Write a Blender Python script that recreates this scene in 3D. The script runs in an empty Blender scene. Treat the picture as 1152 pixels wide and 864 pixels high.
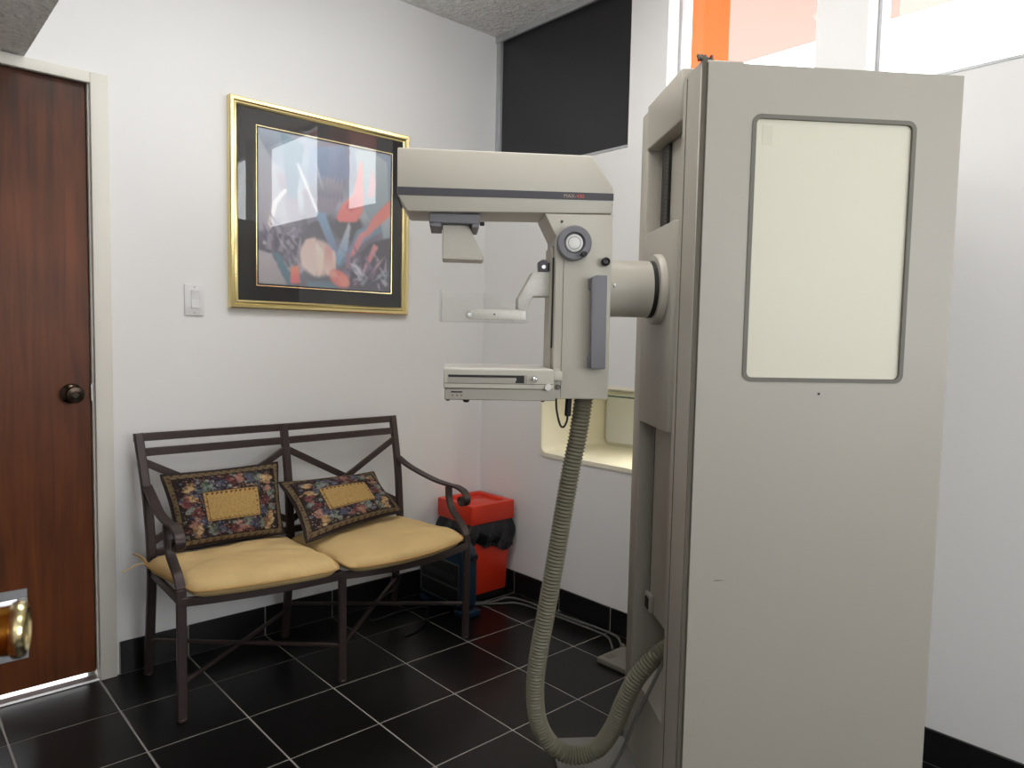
import bpy, bmesh, math, random
import numpy as np
from mathutils import Vector, Matrix

random.seed(7)
SC = bpy.context.scene
COL = SC.collection
PI = math.pi

# ------------------------------------------------------------------ camera
YAW, PITCH, ROLL = 0.7351, 0.0672, 0.0207
f_ = Vector((math.sin(YAW)*math.cos(PITCH), math.cos(YAW)*math.cos(PITCH), -math.sin(PITCH)))
r_ = Vector((math.cos(YAW), -math.sin(YAW), 0))
u_ = r_.cross(f_)
r2 = math.cos(ROLL)*r_ + math.sin(ROLL)*u_
u2 = -math.sin(ROLL)*r_ + math.cos(ROLL)*u_
cd = bpy.data.cameras.new('camera')
cam = bpy.data.objects.new('camera', cd)
COL.objects.link(cam)
cam.matrix_world = Matrix(((r2.x, u2.x, -f_.x, -1.7913), (r2.y, u2.y, -f_.y, -2.2119),
                           (r2.z, u2.z, -f_.z, 1.2387), (0, 0, 0, 1)))
cd.sensor_width = 36.0
cd.lens = 812.19/1152*36
cd.clip_start = 0.02
cd.dof.use_dof = True
cd.dof.focus_distance = 2.2
cd.dof.aperture_fstop = 7.0
SC.camera = cam

# ------------------------------------------------------------------ light
SC.view_settings.view_transform = 'Standard'
SC.view_settings.look = 'None'
SC.view_settings.gamma = 1
SC.view_settings.use_curve_mapping = False
SC.view_settings.exposure = 0.08
W = bpy.data.worlds.new('overcast_sky')
SC.world = W
W.use_nodes = True
bg = W.node_tree.nodes['Background']
bg.inputs[0].default_value = (0.97, 0.98, 1.0, 1)
bg.inputs[1].default_value = 7.0

def area(name, loc, rot, sx, sy, power, col=(1, 1, 1), portal=False):
    l = bpy.data.lights.new(name, 'AREA')
    l.shape = 'RECTANGLE'; l.size = sx; l.size_y = sy; l.energy = power; l.color = col
    o = bpy.data.objects.new(name, l); COL.objects.link(o)
    o.location = loc; o.rotation_euler = rot
    if portal: l.cycles.is_portal = True
    return o
# portals in the clerestory windows and in the two added rear windows
area('window_portal', (0.70, -0.78, 2.35), (0, PI/2, 0), 0.7, 0.58, 1, portal=True)
area('window_portal', (0.70, -1.80, 2.35), (0, PI/2, 0), 0.7, 1.10, 1, portal=True)
area('window_portal', (-2.26, -2.98, 1.78), (0, -PI/2, 0), 0.56, 1.44, 1, portal=True)
area('window_portal', (-0.46, -4.36, 1.625), (PI/2, 0, 0), 1.68, 1.25, 1, portal=True)
area('window_portal', (0.70, -2.85, 2.35), (0, PI/2, 0), 0.7, 0.70, 1, portal=True)
# added ceiling lamps, out of view, placed to fill the room with light
FILL_LAMPS = ((-1.02, -2.45, 2, 'added square white fill lamp on the ceiling behind the viewpoint'),
         (-1.02, -0.62, 6.5, 'added square white fill lamp on the ceiling over the door side'),
         (-0.30, -0.95, 5.0, 'added square white fill lamp on the ceiling above the machine arm'))
for lx, ly, pw, lbl in FILL_LAMPS:
    area('ceiling_fill_light', (lx, ly, 2.632), (0, 0, 0), 0.55, 0.55, pw, (1.0, 0.985, 0.97))
NICHE_LAMP = area('niche_lamp_light', (0.74, -0.50, 0.972), (0, 0.5, 0), 0.10, 0.35, 2.6, (1.0, 0.93, 0.78))

# ------------------------------------------------------------------ materials
def s2l(c):
    return tuple(((x/12.92) if x <= 0.04045 else ((x+0.055)/1.055)**2.4) for x in c)
def rgb(r, g, b):
    return s2l((r/255, g/255, b/255)) + (1,)

def mat(name, col, rough=0.5, metal=0.0, spec=0.5, noise=None, bump=None, coat=0.0, emit=None):
    """noise=(scale, amount); bump=(scale, strength, distance)"""
    m = bpy.data.materials.new(name); m.use_nodes = True
    nt = m.node_tree; b = nt.nodes['Principled BSDF']
    b.inputs['Base Color'].default_value = col
    b.inputs['Roughness'].default_value = rough
    b.inputs['Metallic'].default_value = metal
    b.inputs['Specular IOR Level'].default_value = spec
    b.inputs['Coat Weight'].default_value = coat
    tc = nt.nodes.new('ShaderNodeTexCoord')
    if noise:
        n = nt.nodes.new('ShaderNodeTexNoise'); n.inputs['Scale'].default_value = noise[0]
        n.inputs['Detail'].default_value = 5
        nt.links.new(tc.outputs['Object'], n.inputs['Vector'])
        mx = nt.nodes.new('ShaderNodeMix'); mx.data_type = 'RGBA'
        a = noise[1]
        mx.inputs[6].default_value = tuple(max(0, c*(1-a)) for c in col[:3]) + (1,)
        mx.inputs[7].default_value = tuple(min(1, c*(1+a)) for c in col[:3]) + (1,)
        nt.links.new(n.outputs['Fac'], mx.inputs[0])
        nt.links.new(mx.outputs[2], b.inputs['Base Color'])
    if bump:
        n2 = nt.nodes.new('ShaderNodeTexNoise'); n2.inputs['Scale'].default_value = bump[0]
        n2.inputs['Detail'].default_value = 4
        nt.links.new(tc.outputs['Object'], n2.inputs['Vector'])
        bp = nt.nodes.new('ShaderNodeBump'); bp.inputs['Strength'].default_value = bump[1]
        bp.inputs['Distance'].default_value = bump[2]
        nt.links.new(n2.outputs['Fac'], bp.inputs['Height'])
        nt.links.new(bp.outputs['Normal'], b.inputs['Normal'])
    if emit:
        b.inputs['Emission Color'].default_value = emit[0]
        b.inputs['Emission Strength'].default_value = emit[1]
    return m

def wood_mat(name, c1, c2):
    m = bpy.data.materials.new(name); m.use_nodes = True
    nt = m.node_tree; b = nt.nodes['Principled BSDF']
    tc = nt.nodes.new('ShaderNodeTexCoord'); mp = nt.nodes.new('ShaderNodeMapping')
    mp.inputs['Scale'].default_value = (14, 14, 0.9)
    nt.links.new(tc.outputs['Object'], mp.inputs['Vector'])
    n = nt.nodes.new('ShaderNodeTexNoise'); n.inputs['Scale'].default_value = 2.5
    n.inputs['Detail'].default_value = 8; n.inputs['Distortion'].default_value = 0.7
    nt.links.new(mp.outputs[0], n.inputs['Vector'])
    n2 = nt.nodes.new('ShaderNodeTexNoise'); n2.inputs['Scale'].default_value = 2.2
    nt.links.new(tc.outputs['Object'], n2.inputs['Vector'])
    ad = nt.nodes.new('ShaderNodeMath'); ad.operation = 'MULTIPLY_ADD'
    ad.inputs[1].default_value = 0.6; nt.links.new(n2.outputs['Fac'], ad.inputs[0]); 
    ml = nt.nodes.new('ShaderNodeMath'); ml.operation = 'MULTIPLY'; ml.inputs[1].default_value = 0.5
    nt.links.new(n.outputs['Fac'], ml.inputs[0]); nt.links.new(ml.outputs[0], ad.inputs[2])
    cr = nt.nodes.new('ShaderNodeValToRGB')
    cr.color_ramp.elements[0].position = 0.35; cr.color_ramp.elements[0].color = c1
    cr.color_ramp.elements[1].position = 0.75; cr.color_ramp.elements[1].color = c2
    nt.links.new(ad.outputs[0], cr.inputs[0]); nt.links.new(cr.outputs[0], b.inputs['Base Color'])
    b.inputs['Roughness'].default_value = 0.40
    b.inputs['Specular IOR Level'].default_value = 0.3
    return m

def clear_mat(name, tint=(1, 1, 1, 1), gloss=0.08, rough=0.02):
    m = bpy.data.materials.new(name); m.use_nodes = True
    nt = m.node_tree; nt.nodes.remove(nt.nodes['Principled BSDF'])
    out = nt.nodes['Material Output']
    t = nt.nodes.new('ShaderNodeBsdfTransparent'); t.inputs[0].default_value = tint
    g = nt.nodes.new('ShaderNodeBsdfGlossy'); g.inputs['Roughness'].default_value = rough
    fr = nt.nodes.new('ShaderNodeFresnel'); fr.inputs['IOR'].default_value = 1.45
    ad = nt.nodes.new('ShaderNodeMath'); ad.operation = 'ADD'; ad.inputs[1].default_value = gloss
    ad.use_clamp = True
    nt.links.new(fr.outputs[0], ad.inputs[0])
    ge = nt.nodes.new('ShaderNodeNewGeometry')     # only the outer side of a pane reflects
    inv = nt.nodes.new('ShaderNodeMath'); inv.operation = 'SUBTRACT'; inv.inputs[0].default_value = 1.0
    nt.links.new(ge.outputs['Backfacing'], inv.inputs[1])
    mu = nt.nodes.new('ShaderNodeMath'); mu.operation = 'MULTIPLY'
    nt.links.new(ad.outputs[0], mu.inputs[0]); nt.links.new(inv.outputs[0], mu.inputs[1])
    mx = nt.nodes.new('ShaderNodeMixShader')
    nt.links.new(mu.outputs[0], mx.inputs[0]); nt.links.new(t.outputs[0], mx.inputs[1])
    nt.links.new(g.outputs[0], mx.inputs[2]); nt.links.new(mx.outputs[0], out.inputs['Surface'])
    return m

def attr_mat(name, rough=0.5, bump=None, spec=0.5):
    m = mat(name, (1, 1, 1, 1), rough, bump=bump, spec=spec)
    nt = m.node_tree; a = nt.nodes.new('ShaderNodeAttribute'); a.attribute_name = 'paint'
    nt.links.new(a.outputs['Color'], nt.nodes['Principled BSDF'].inputs['Base Color'])
    return m

M = {}
M['wall'] = mat('white_wall_paint', rgb(234, 233, 232), 0.75, noise=(1.2, 0.02), bump=(60, 0.10, 0.002))
M['ceiling'] = mat('popcorn_ceiling', rgb(238, 236, 232), 0.95, noise=(38, 0.22), bump=(48, 1.0, 0.03))
M['tile'] = mat('black_ceramic_tile', rgb(15, 14, 14), 0.28, spec=0.32, noise=(5, 0.28), bump=(9, 0.10, 0.002))
M['basetile'] = mat('black_baseboard_tile', rgb(24, 23, 24), 0.30, noise=(6, 0.25))
M['grout'] = mat('grey_grout', rgb(158, 154, 148), 0.9, noise=(20, 0.08))
M['door_wood'] = wood_mat('stained_door_wood', rgb(48, 21, 3), rgb(116, 60, 24))
M['cream_paint'] = mat('cream_trim_paint', rgb(222, 218, 208), 0.5, noise=(4, 0.03))
M['dark_bronze'] = mat('dark_bronze', rgb(62, 52, 43), 0.2, 0.9)
M['steel'] = mat('brushed_aluminium', rgb(190, 190, 192), 0.32, 0.9, noise=(30, 0.08))
M['alu'] = mat('window_aluminium', rgb(188, 190, 192), 0.4, 0.4, noise=(25, 0.12))
M['white_frame'] = mat('white_window_frame', rgb(232, 234, 236), 0.4)
M['brass'] = mat('polished_brass', rgb(224, 160, 62), 0.12, 1.0)
M['pale_brass'] = mat('pale_brass', rgb(240, 226, 172), 0.16, 1.0)
M['gold'] = mat('gilt_frame', rgb(236, 218, 158), 0.22, 1.0, noise=(8, 0.05))
M['mat_black'] = mat('black_picture_mat', rgb(22, 22, 25), 0.7)
M['switch'] = mat('white_switch_plastic', rgb(224, 224, 224), 0.35)
M['iron'] = mat('brown_powdercoat_iron', rgb(62, 50, 48), 0.42, 0.25, noise=(60, 0.18), bump=(180, 0.25, 0.001))
M['cushion'] = mat('mustard_cushion_cloth', rgb(208, 178, 124), 0.9, noise=(10, 0.09), bump=(16, 0.55, 0.014))
M['piping'] = mat('cushion_piping', rgb(182, 146, 92), 0.9)
M['olive'] = mat('olive_pillow_back', rgb(84, 80, 50), 0.9)
M['piping_dark'] = mat('dark_pillow_piping', rgb(38, 28, 28), 0.85)
M['machine'] = mat('beige_machine_enamel', rgb(164, 159, 148), 0.45, noise=(3, 0.02), bump=(400, 0.06, 0.0006))
M['machine_lt'] = mat('light_beige_machine_enamel', rgb(189, 184, 171), 0.42, noise=(3, 0.02), bump=(300, 0.08, 0.0006))
M['gasket'] = mat('dark_gasket', rgb(92, 86, 74), 0.7)
M['bezel'] = mat('grey_green_bezel', rgb(104, 101, 92), 0.6)
M['view_panel'] = mat('cream_viewing_panel', rgb(205, 201, 183), 0.45, noise=(1.5, 0.012))
M['charcoal'] = mat('charcoal_strip', rgb(66, 64, 70), 0.5)
M['grey_plastic'] = mat('grey_plastic', rgb(112, 111, 116), 0.5, bump=(300, 0.1, 0.0005))
M['dial_face'] = mat('white_dial_face', rgb(222, 222, 218), 0.4)
M['black'] = mat('black_rubber', rgb(20, 19, 18), 0.5)
M['chrome'] = mat('chrome', rgb(220, 220, 222), 0.12, 1.0)
M['speckle'] = mat('cast_alloy', rgb(206, 204, 196), 0.4, 0.2, noise=(160, 0.16))
M['acrylic'] = clear_mat('clear_acrylic', (0.975, 0.975, 0.97, 1), 0.02, 0.04)
M['glass'] = clear_mat('window_glass', (0.97, 0.98, 0.98, 1), 0.0)
M['pic_glass'] = clear_mat('picture_glass', (1, 1, 1, 1), 0.05, 0.01)
M['shelf_glass'] = clear_mat('green_glass', (0.965, 0.985, 0.975, 1), 0.02)
M['glass_edge'] = mat('green_glass_edge', rgb(66, 100, 88), 0.2)
M['hose'] = mat('grey_green_hose', rgb(120, 116, 98), 0.55, noise=(4, 0.10))
M['dark_pane'] = mat('black_window_panel', rgb(38, 38, 41), 0.30, noise=(2, 0.15))
M['niche'] = mat('cream_niche_paint', rgb(240, 235, 216), 0.5)
M['red'] = mat('red_orange_plastic', rgb(214, 52, 24), 0.38)
M['bag'] = mat('black_bin_bag', rgb(22, 22, 26), 0.16, bump=(24, 0.7, 0.02))
M['blue'] = mat('dark_blue_plastic', rgb(17, 46, 66), 0.45)
M['label'] = mat('dull_grey_label', rgb(92, 98, 96), 0.5)
M['label_dk'] = mat('dark_label', rgb(34, 36, 36), 0.5)
M['cable_grey'] = mat('grey_cable', rgb(92, 92, 88), 0.6)
M['orange'] = mat('orange_stucco', rgb(214, 86, 22), 0.9, noise=(6, 0.05), bump=(40, 0.4, 0.01))
M['soffit'] = mat('pinkish_soffit', rgb(176, 122, 114), 0.9)
M['ground'] = mat('pale_concrete', rgb(200, 196, 190), 0.9, noise=(3, 0.08))
M['lamp'] = mat('fill_lamp_diffuser', (1, 1, 1, 1), 0.5, emit=((1.0, 0.97, 0.94, 1), 2.5))  # glowing face of the added ceiling fill lamps
M['red_print'] = mat('red_print', rgb(214, 92, 74), 0.6)
M['beige_print'] = mat('beige_print', rgb(176, 156, 142), 0.6)
M['tapestry'] = attr_mat('tapestry_weave', 0.95, bump=(260, 0.4, 0.002), spec=0.2)
M['artprint'] = attr_mat('art_print', 0.6, spec=0.3)

# ------------------------------------------------------------------ mesh builder
class MB:
    def __init__(s): s.bm = bmesh.new()
    def _merge(s, tmp):
        me = bpy.data.meshes.new('t'); tmp.to_mesh(me); tmp.free()
        s.bm.from_mesh(me); bpy.data.meshes.remove(me)
    def box(s, x0, x1, y0, y1, z0, z1, bev=0.0, seg=2, mtx=None):
        t = bmesh.new()
        vs = [t.verts.new((x, y, z)) for x in (x0, x1) for y in (y0, y1) for z in (z0, z1)]
        for f in ((0, 1, 3, 2), (4, 6, 7, 5), (0, 4, 5, 1), (2, 3, 7, 6), (0, 2, 6, 4), (1, 5, 7, 3)):
            t.faces.new([vs[i] for i in f])
        bmesh.ops.recalc_face_normals(t, faces=t.faces)
        if bev > 0: bmesh.ops.bevel(t, geom=t.edges[:], offset=bev, segments=seg, profile=0.5, affect='EDGES')
        if mtx: bmesh.ops.transform(t, matrix=mtx, verts=t.verts)
        s._merge(t); return s
    def prism(s, poly, lo, hi, axis='y', bev=0.0, seg=2, mtx=None):
        """poly in the two other axes (x,z for y; x,y for z; y,z for x)"""
        t = bmesh.new()
        def P(p, h):
            return {'y': (p[0], h, p[1]), 'z': (p[0], p[1], h), 'x': (h, p[0], p[1])}[axis]
        a = [t.verts.new(P(p, lo)) for p in poly]; b = [t.verts.new(P(p, hi)) for p in poly]
        n = len(poly)
        t.faces.new(a); t.faces.new(b[::-1])
        for i in range(n): t.faces.new((a[i], b[i], b[(i+1) % n], a[(i+1) % n]))
        bmesh.ops.recalc_face_normals(t, faces=t.faces)
        if bev > 0: bmesh.ops.bevel(t, geom=t.edges[:], offset=bev, segments=seg, profile=0.5, affect='EDGES')
        if mtx: bmesh.ops.transform(t, matrix=mtx, verts=t.verts)
        s._merge(t); return s
    def ring(s, outer, inner, lo, hi, axis='y'):
        """frame between two polygons with the same vertex count"""
        t = bmesh.new()
        def P(p, h):
            return {'y': (p[0], h, p[1]), 'z': (p[0], p[1], h), 'x': (h, p[0], p[1])}[axis]
        n = len(outer)
        A = [t.verts.new(P(p, lo)) for p in outer]; B = [t.verts.new(P(p, hi)) for p in outer]
        C = [t.verts.new(P(p, lo)) for p in inner]; D = [t.verts.new(P(p, hi)) for p in inner]
        for i in range(n):
            j = (i+1) % n
            t.faces.new((A[i], A[j], C[j], C[i])); t.faces.new((B[j], B[i], D[i], D[j]))
            t.faces.new((A[j], A[i], B[i], B[j])); t.faces.new((C[i], C[j], D[j], D[i]))
        bmesh.ops.recalc_face_normals(t, faces=t.faces)
        s._merge(t); return s
    def lathe(s, prof, origin, axis, seg=32):
        """prof: list of (r, h) along axis from origin"""
        t = bmesh.new()
        ax = Vector(axis).normalized()
        e1 = ax.orthogonal().normalized(); e2 = ax.cross(e1)
        o = Vector(origin); rings = []
        for r, h in prof:
            if r < 1e-6: rings.append([t.verts.new(o+ax*h)])
            else: rings.append([t.verts.new(o+ax*h+r*(math.cos(2*PI*k/seg)*e1+math.sin(2*PI*k/seg)*e2)) for k in range(seg)])
        for a, b in zip(rings, rings[1:]):
            if len(a) == 1 and len(b) == 1: continue
            for k in range(seg):
                k2 = (k+1) % seg
                if len(a) == 1: t.faces.new((a[0], b[k], b[k2]))
                elif len(b) == 1: t.faces.new((a[k], a[k2], b[0]))
                else: t.faces.new((a[k], a[k2], b[k2], b[k]))
        for rr in (rings[0], rings[-1]):
            if len(rr) > 1: t.faces.new(rr)
        bmesh.ops.recalc_face_normals(t, faces=t.faces)
        s._merge(t); return s
    def cyl(s, p0, p1, r, seg=24, bev=0.0):
        p0 = Vector(p0); p1 = Vector(p1); L = (p1-p0).length
        b = min(bev, r*0.9, L*0.45)
        pr = [(0, 0), (r-b, 0), (r, b), (r, L-b), (r-b, L), (0, L)] if b > 0 else [(0, 0), (r, 0), (r, L), (0, L)]
        return s.lathe(pr, p0, p1-p0, seg)
    def sweep(s, path, sect, closed_path=False, up=None):
        """sweep closed 2D section (list of (n,b)) along path; up fixes the frame, or a list of scale per point via tuple"""
        t = bmesh.new()
        P = [Vector(p) for p in path]; n = len(P)
        rings = []; prev = None
        for i in range(n):
            if closed_path: tg = (P[(i+1) % n]-P[i-1]).normalized()
            else: tg = (P[min(i+1, n-1)]-P[max(i-1, 0)]).normalized()
            if up is not None:
                side = tg.cross(Vector(up)); side.normalize(); nn = side.cross(tg)
            else:
                if prev is None: side = tg.orthogonal().normalized()
                else: side = (prev - tg*prev.dot(tg)).normalized()
                prev = side; nn = side.cross(tg)
            sc = sect[i] if isinstance(sect[0], list) else sect
            rings.append([t.verts.new(P[i]+side*a+nn*b) for a, b in sc])
        m = len(rings[0])
        rng = range(n) if closed_path else range(n-1)
        for i in rng:
            a, b = rings[i], rings[(i+1) % n]
            for k in range(m): t.faces.new((a[k], a[(k+1) % m], b[(k+1) % m], b[k]))
        if not closed_path:
            t.faces.new(rings[0]); t.faces.new(rings[-1])
        bmesh.ops.recalc_face_normals(t, faces=t.faces)
        s._merge(t); return s
    def tube(s, path, r, seg=10, closed_path=False):
        return s.sweep(path, [(r*math.cos(2*PI*k/seg), r*math.sin(2*PI*k/seg)) for k in range(seg)], closed_path)
    def bar(s, path, w, h, up):
        """rectangular bar with slightly broken edges: w across, h along up"""
        c = min(w, h)*0.18; a, b = w/2, h/2
        sec = [(-a+c, -b), (a-c, -b), (a, -b+c), (a, b-c), (a-c, b), (-a+c, b), (-a, b-c), (-a, -b+c)]
        return s.sweep(path, sec, up=up)
    def build(s, name, m, parent=None, smooth=40):
        me = bpy.data.meshes.new(name); s.bm.to_mesh(me); s.bm.free()
        me.materials.append(m)
        if smooth:
            for p in me.polygons: p.use_smooth = True
            try: me.set_sharp_from_angle(angle=math.radians(smooth))
            except Exception: pass
        o = bpy.data.objects.new(name, me); COL.objects.link(o)
        if parent is not None: o.parent = parent
        return o

def spline(pts, n=12):
    """Catmull-Rom through pts"""
    P = [Vector(p) for p in pts]; out = []
    Q = [P[0]*2-P[1]] + P + [P[-1]*2-P[-2]]
    for i in range(1, len(Q)-2):
        for k in range(n):
            t = k/n; a, b, c, d = Q[i-1], Q[i], Q[i+1], Q[i+2]
            out.append(0.5*((2*b)+(c-a)*t+(2*a-5*b+4*c-d)*t*t+(3*b-a-3*c+d)*t**3))
    out.append(P[-1]); return out

def rrect(x0, x1, z0, z1, r, n=6):
    pts = []
    for cx, cz, a0 in ((x1-r, z1-r, 0), (x0+r, z1-r, 90), (x0+r, z0+r, 180), (x1-r, z0+r, 270)):
        for k in range(n+1):
            a = math.radians(a0+90*k/n); pts.append((cx+r*math.cos(a), cz+r*math.sin(a)))
    return pts
def rrect_box(x0, x1, z0, z1, n=6):
    """square outline sampled with the same vertex count as rrect"""
    pts = []
    for cx, cz in ((x1, z1), (x0, z1), (x0, z0), (x1, z0)):
        pts += [(cx, cz)]*(n+1)
    # spread so that no two vertices coincide
    out = []; e = 0.0008
    dirs = (((0, -1), (-1, 0)), ((1, 0), (0, -1)), ((0, 1), (1, 0)), ((-1, 0), (0, 1)))
    for c, (cx, cz) in enumerate(((x1, z1), (x0, z1), (x0, z0), (x1, z0))):
        d0, d1 = dirs[c]
        for k in range(n+1):
            if k < n/2: w = (n/2-k)*e; out.append((cx+d0[0]*w, cz+d0[1]*w))
            else: w = (k-n/2)*e; out.append((cx+d1[0]*w, cz+d1[1]*w))
    return out

def thing(name, label, cat, loc=(0, 0, 0), rz=0.0, group=None):
    o = bpy.data.objects.new(name, None); COL.objects.link(o)
    o.empty_display_size = 0.05
    o.location = loc; o.rotation_euler = (0, 0, rz)
    o['label'] = label; o['category'] = cat
    if group: o['group'] = group
    return o
def tag(o, label, cat, group=None):
    o['label'] = label; o['category'] = cat
    if group: o['group'] = group
    return o
def struct(o):
    o['kind'] = 'structure'; return o
def local(root):
    """matrix that turns world coordinates into the root's own"""
    return Matrix.LocRotScale(root.location, root.rotation_euler, None).inverted()
class WMB(MB):
    """builder in world coordinates whose mesh ends up in the root's frame"""
    def __init__(s, root): super().__init__(); s.root = root
    def build(s, name, m, parent=None, smooth=40):
        bmesh.ops.transform(s.bm, matrix=local(s.root), verts=s.bm.verts)
        return super().build(name, m, parent if parent is not None else s.root, smooth)

# ================================================================== SETTING
YA = 0.58      # face of the back wall
XB = 0.53      # face of the right wall
XL, YF, ZC = -2.15, -4.25, 2.70
YW = -3.25    # rear end of the clerestory windows
BBX, BBY = 0.52, 0.57   # baseboard faces
TH = 0.16

# floor: grout bed + a tile for every tile
fl_ = struct(MB().box(XL, XB, YF, YA+TH, -0.12, -0.002).build('floor', M['grout'], smooth=0))
TS, G = 0.30, 0.0055
tile_mesh = {}
def tile(ix, iy):
    x0, x1 = max(ix*TS+G/2, XL), min((ix+1)*TS-G/2, BBX)
    y0, y1 = max(iy*TS+G/2, YF), min((iy+1)*TS-G/2, BBY)
    if x1-x0 < 0.01 or y1-y0 < 0.01: return
    w, d = round(x1-x0, 4), round(y1-y0, 4)
    if (w, d) not in tile_mesh:
        o = MB().box(0, w, 0, d, -0.006, 0.0, 0.0012, 1).build('tile', M['tile'], fl_)
        tile_mesh[(w, d)] = o.data
    else:
        o = bpy.data.objects.new('tile', tile_mesh[(w, d)]); COL.objects.link(o); o.parent = fl_
    o.location = (x0, y0, 0.0)
for ix in range(-8, 2):
    for iy in range(-15, 2): tile(ix, iy)

# back wall with the door opening
DX0, DX1, DZ = -2.03, -1.203, 2.052
b = MB()
b.box(DX1, XB+0.40, YA, YA+TH, -0.02, ZC)
b.box(DX0, DX1, YA, YA+TH, DZ, ZC)
b.box(XL-0.1, DX0, YA, YA+TH, -0.02, ZC)
struct(b.build('wall_back', M['wall'], smooth=0))

# right wall with clerestory windows and a niche
NZ0, NZ1, NY0, NY1 = 0.695, 1.035, -0.80, 0.150
SILL = 2.005
WX = 0.68
b = MB()
b.box(XB, WX, YF, YA, -0.02, NZ0)
b.box(XB, WX, YF, NY0, NZ0, NZ1)
b.box(XB, WX, NY1, YA, NZ0, NZ1)
b.box(XB, WX, YF, YA, NZ1, SILL)
for y0, y1 in ((-0.49, -0.31), (-1.236, -1.072), (-2.45, -2.30), (YF, YW+0.05)):
    b.box(XB, WX, y0, y1, SILL, ZC)
struct(b.build('wall_right', M['wall'], smooth=0))
# niche back is beyond the wall thickness
b = MB()
nb = 0.97
b.box(WX, nb+0.1, NY0-0.1, NY1+0.1, NZ0-0.1, NZ0); b.box(WX, nb+0.1, NY0-0.1, NY1+0.1, NZ1, NZ1+0.1)
b.box(WX, nb+0.1, NY0-0.1, NY0, NZ0, NZ1); b.box(WX, nb+0.1, NY1, NY1+0.1, NZ0, NZ1)
b.box(nb, nb+0.1, NY0, NY1, NZ0, NZ1)
niche = struct(b.build('trim_2', M['niche'], smooth=0))
# rounded cream liner with a thin lip on the wall
n_ = 8
inner = rrect(NY0+0.012, NY1-0.010, NZ0+0.010, NZ1-0.012, 0.035, n_)
outer = rrect_box(NY0+0.0005, NY1-0.0005, NZ0+0.0005, NZ1-0.0005, n_)
MB().ring(outer, inner, XB+0.001, nb-0.001, 'x').build('niche_liner', M['niche'], niche)
lip_o = rrect(NY0-0.006, NY1+0.004, NZ0-0.008, NZ1-0.006, 0.042, n_)
lip_i = rrect(NY0+0.012, NY1-0.010, NZ0+0.010, NZ1-0.012, 0.035, n_)
MB().ring(lip_o, lip_i, XB-0.006, XB-0.0005, 'x').build('niche_lip', M['niche'], niche)
MB().prism(rrect(NY0+0.03, NY1-0.025, NZ0+0.025, NZ1-0.03, 0.03, 8), nb-0.012, nb-0.0005, 'x', 0.003, 1).build('niche_back_panel', M['white_frame'], niche)

LY0, LY1, LZ0, LZ1 = -3.70, -2.26, 1.50, 2.06      # added side window behind the viewpoint, unseen, lets in fill light
b = MB()
b.box(XL-0.1, XL, YF, YA, -0.02, LZ0); b.box(XL-0.1, XL, YF, YA, LZ1, ZC)
b.box(XL-0.1, XL, YF, LY0, LZ0, LZ1); b.box(XL-0.1, XL, LY1, YA, LZ0, LZ1)
struct(b.build('wall_left', M['wall'], smooth=0))
w5 = struct(MB().box(XL-0.07, XL-0.02, LY0, LY1, LZ0, LZ0+0.03, 0.002, 1).build('fill_window_5', M['white_frame'], smooth=0))
MB().box(XL-0.07, XL-0.02, LY0, LY1, LZ1-0.03, LZ1, 0.002, 1).build('window_frame', M['white_frame'], w5, smooth=0)
for y0, y1 in ((LY0, LY0+0.03), (-2.995, -2.965), (LY1-0.03, LY1)):
    MB().box(XL-0.07, XL-0.02, y0, y1, LZ0+0.03, LZ1-0.03, 0.002, 1).build('window_frame', M['white_frame'], w5, smooth=0)
for y0, y1 in ((LY0+0.028, -2.993), (-2.967, LY1-0.028)):
    MB().box(XL-0.048, XL-0.042, y0, y1, LZ0+0.028, LZ1-0.028).build('pane', M['glass'], w5, smooth=0)
FX0, FX1, FZ0, FZ1 = -1.30, 0.38, 1.00, 2.25       # added wide window behind the viewpoint, out of view, brightens the room
b = MB()
b.box(XL-0.1, WX, YF-0.1, YF, -0.02, FZ0); b.box(XL-0.1, WX, YF-0.1, YF, FZ1, ZC)
b.box(XL-0.1, FX0, YF-0.1, YF, FZ0, FZ1); b.box(FX1, WX, YF-0.1, YF, FZ0, FZ1)
struct(b.build('wall_front', M['wall'], smooth=0))
w6 = struct(MB().box(FX0, FX1, YF-0.07, YF-0.02, FZ0, FZ0+0.03, 0.002, 1).build('fill_window_6', M['white_frame'], smooth=0))
MB().box(FX0, FX1, YF-0.07, YF-0.02, FZ1-0.03, FZ1, 0.002, 1).build('window_frame', M['white_frame'], w6, smooth=0)
for x0, x1 in ((FX0, FX0+0.03), (-0.475, -0.445), (FX1-0.03, FX1)):
    MB().box(x0, x1, YF-0.07, YF-0.02, FZ0+0.03, FZ1-0.03, 0.002, 1).build('window_frame', M['white_frame'], w6, smooth=0)
for x0, x1 in ((FX0+0.028, -0.473), (-0.447, FX1-0.028)):
    MB().box(x0, x1, YF-0.048, YF-0.042, FZ0+0.028, FZ1-0.028).build('pane', M['glass'], w6, smooth=0)
struct(MB().box(XL-0.1, WX+0.05, YF-0.1, YA+TH, ZC, ZC+0.15).build('ceiling', M['ceiling'], smooth=0))
# lowered ceiling strip over the door side
struct(MB().box(XL, -1.378, YF, YA, 2.088, ZC).build('ceiling_lowered', M['ceiling'], smooth=0))

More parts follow.
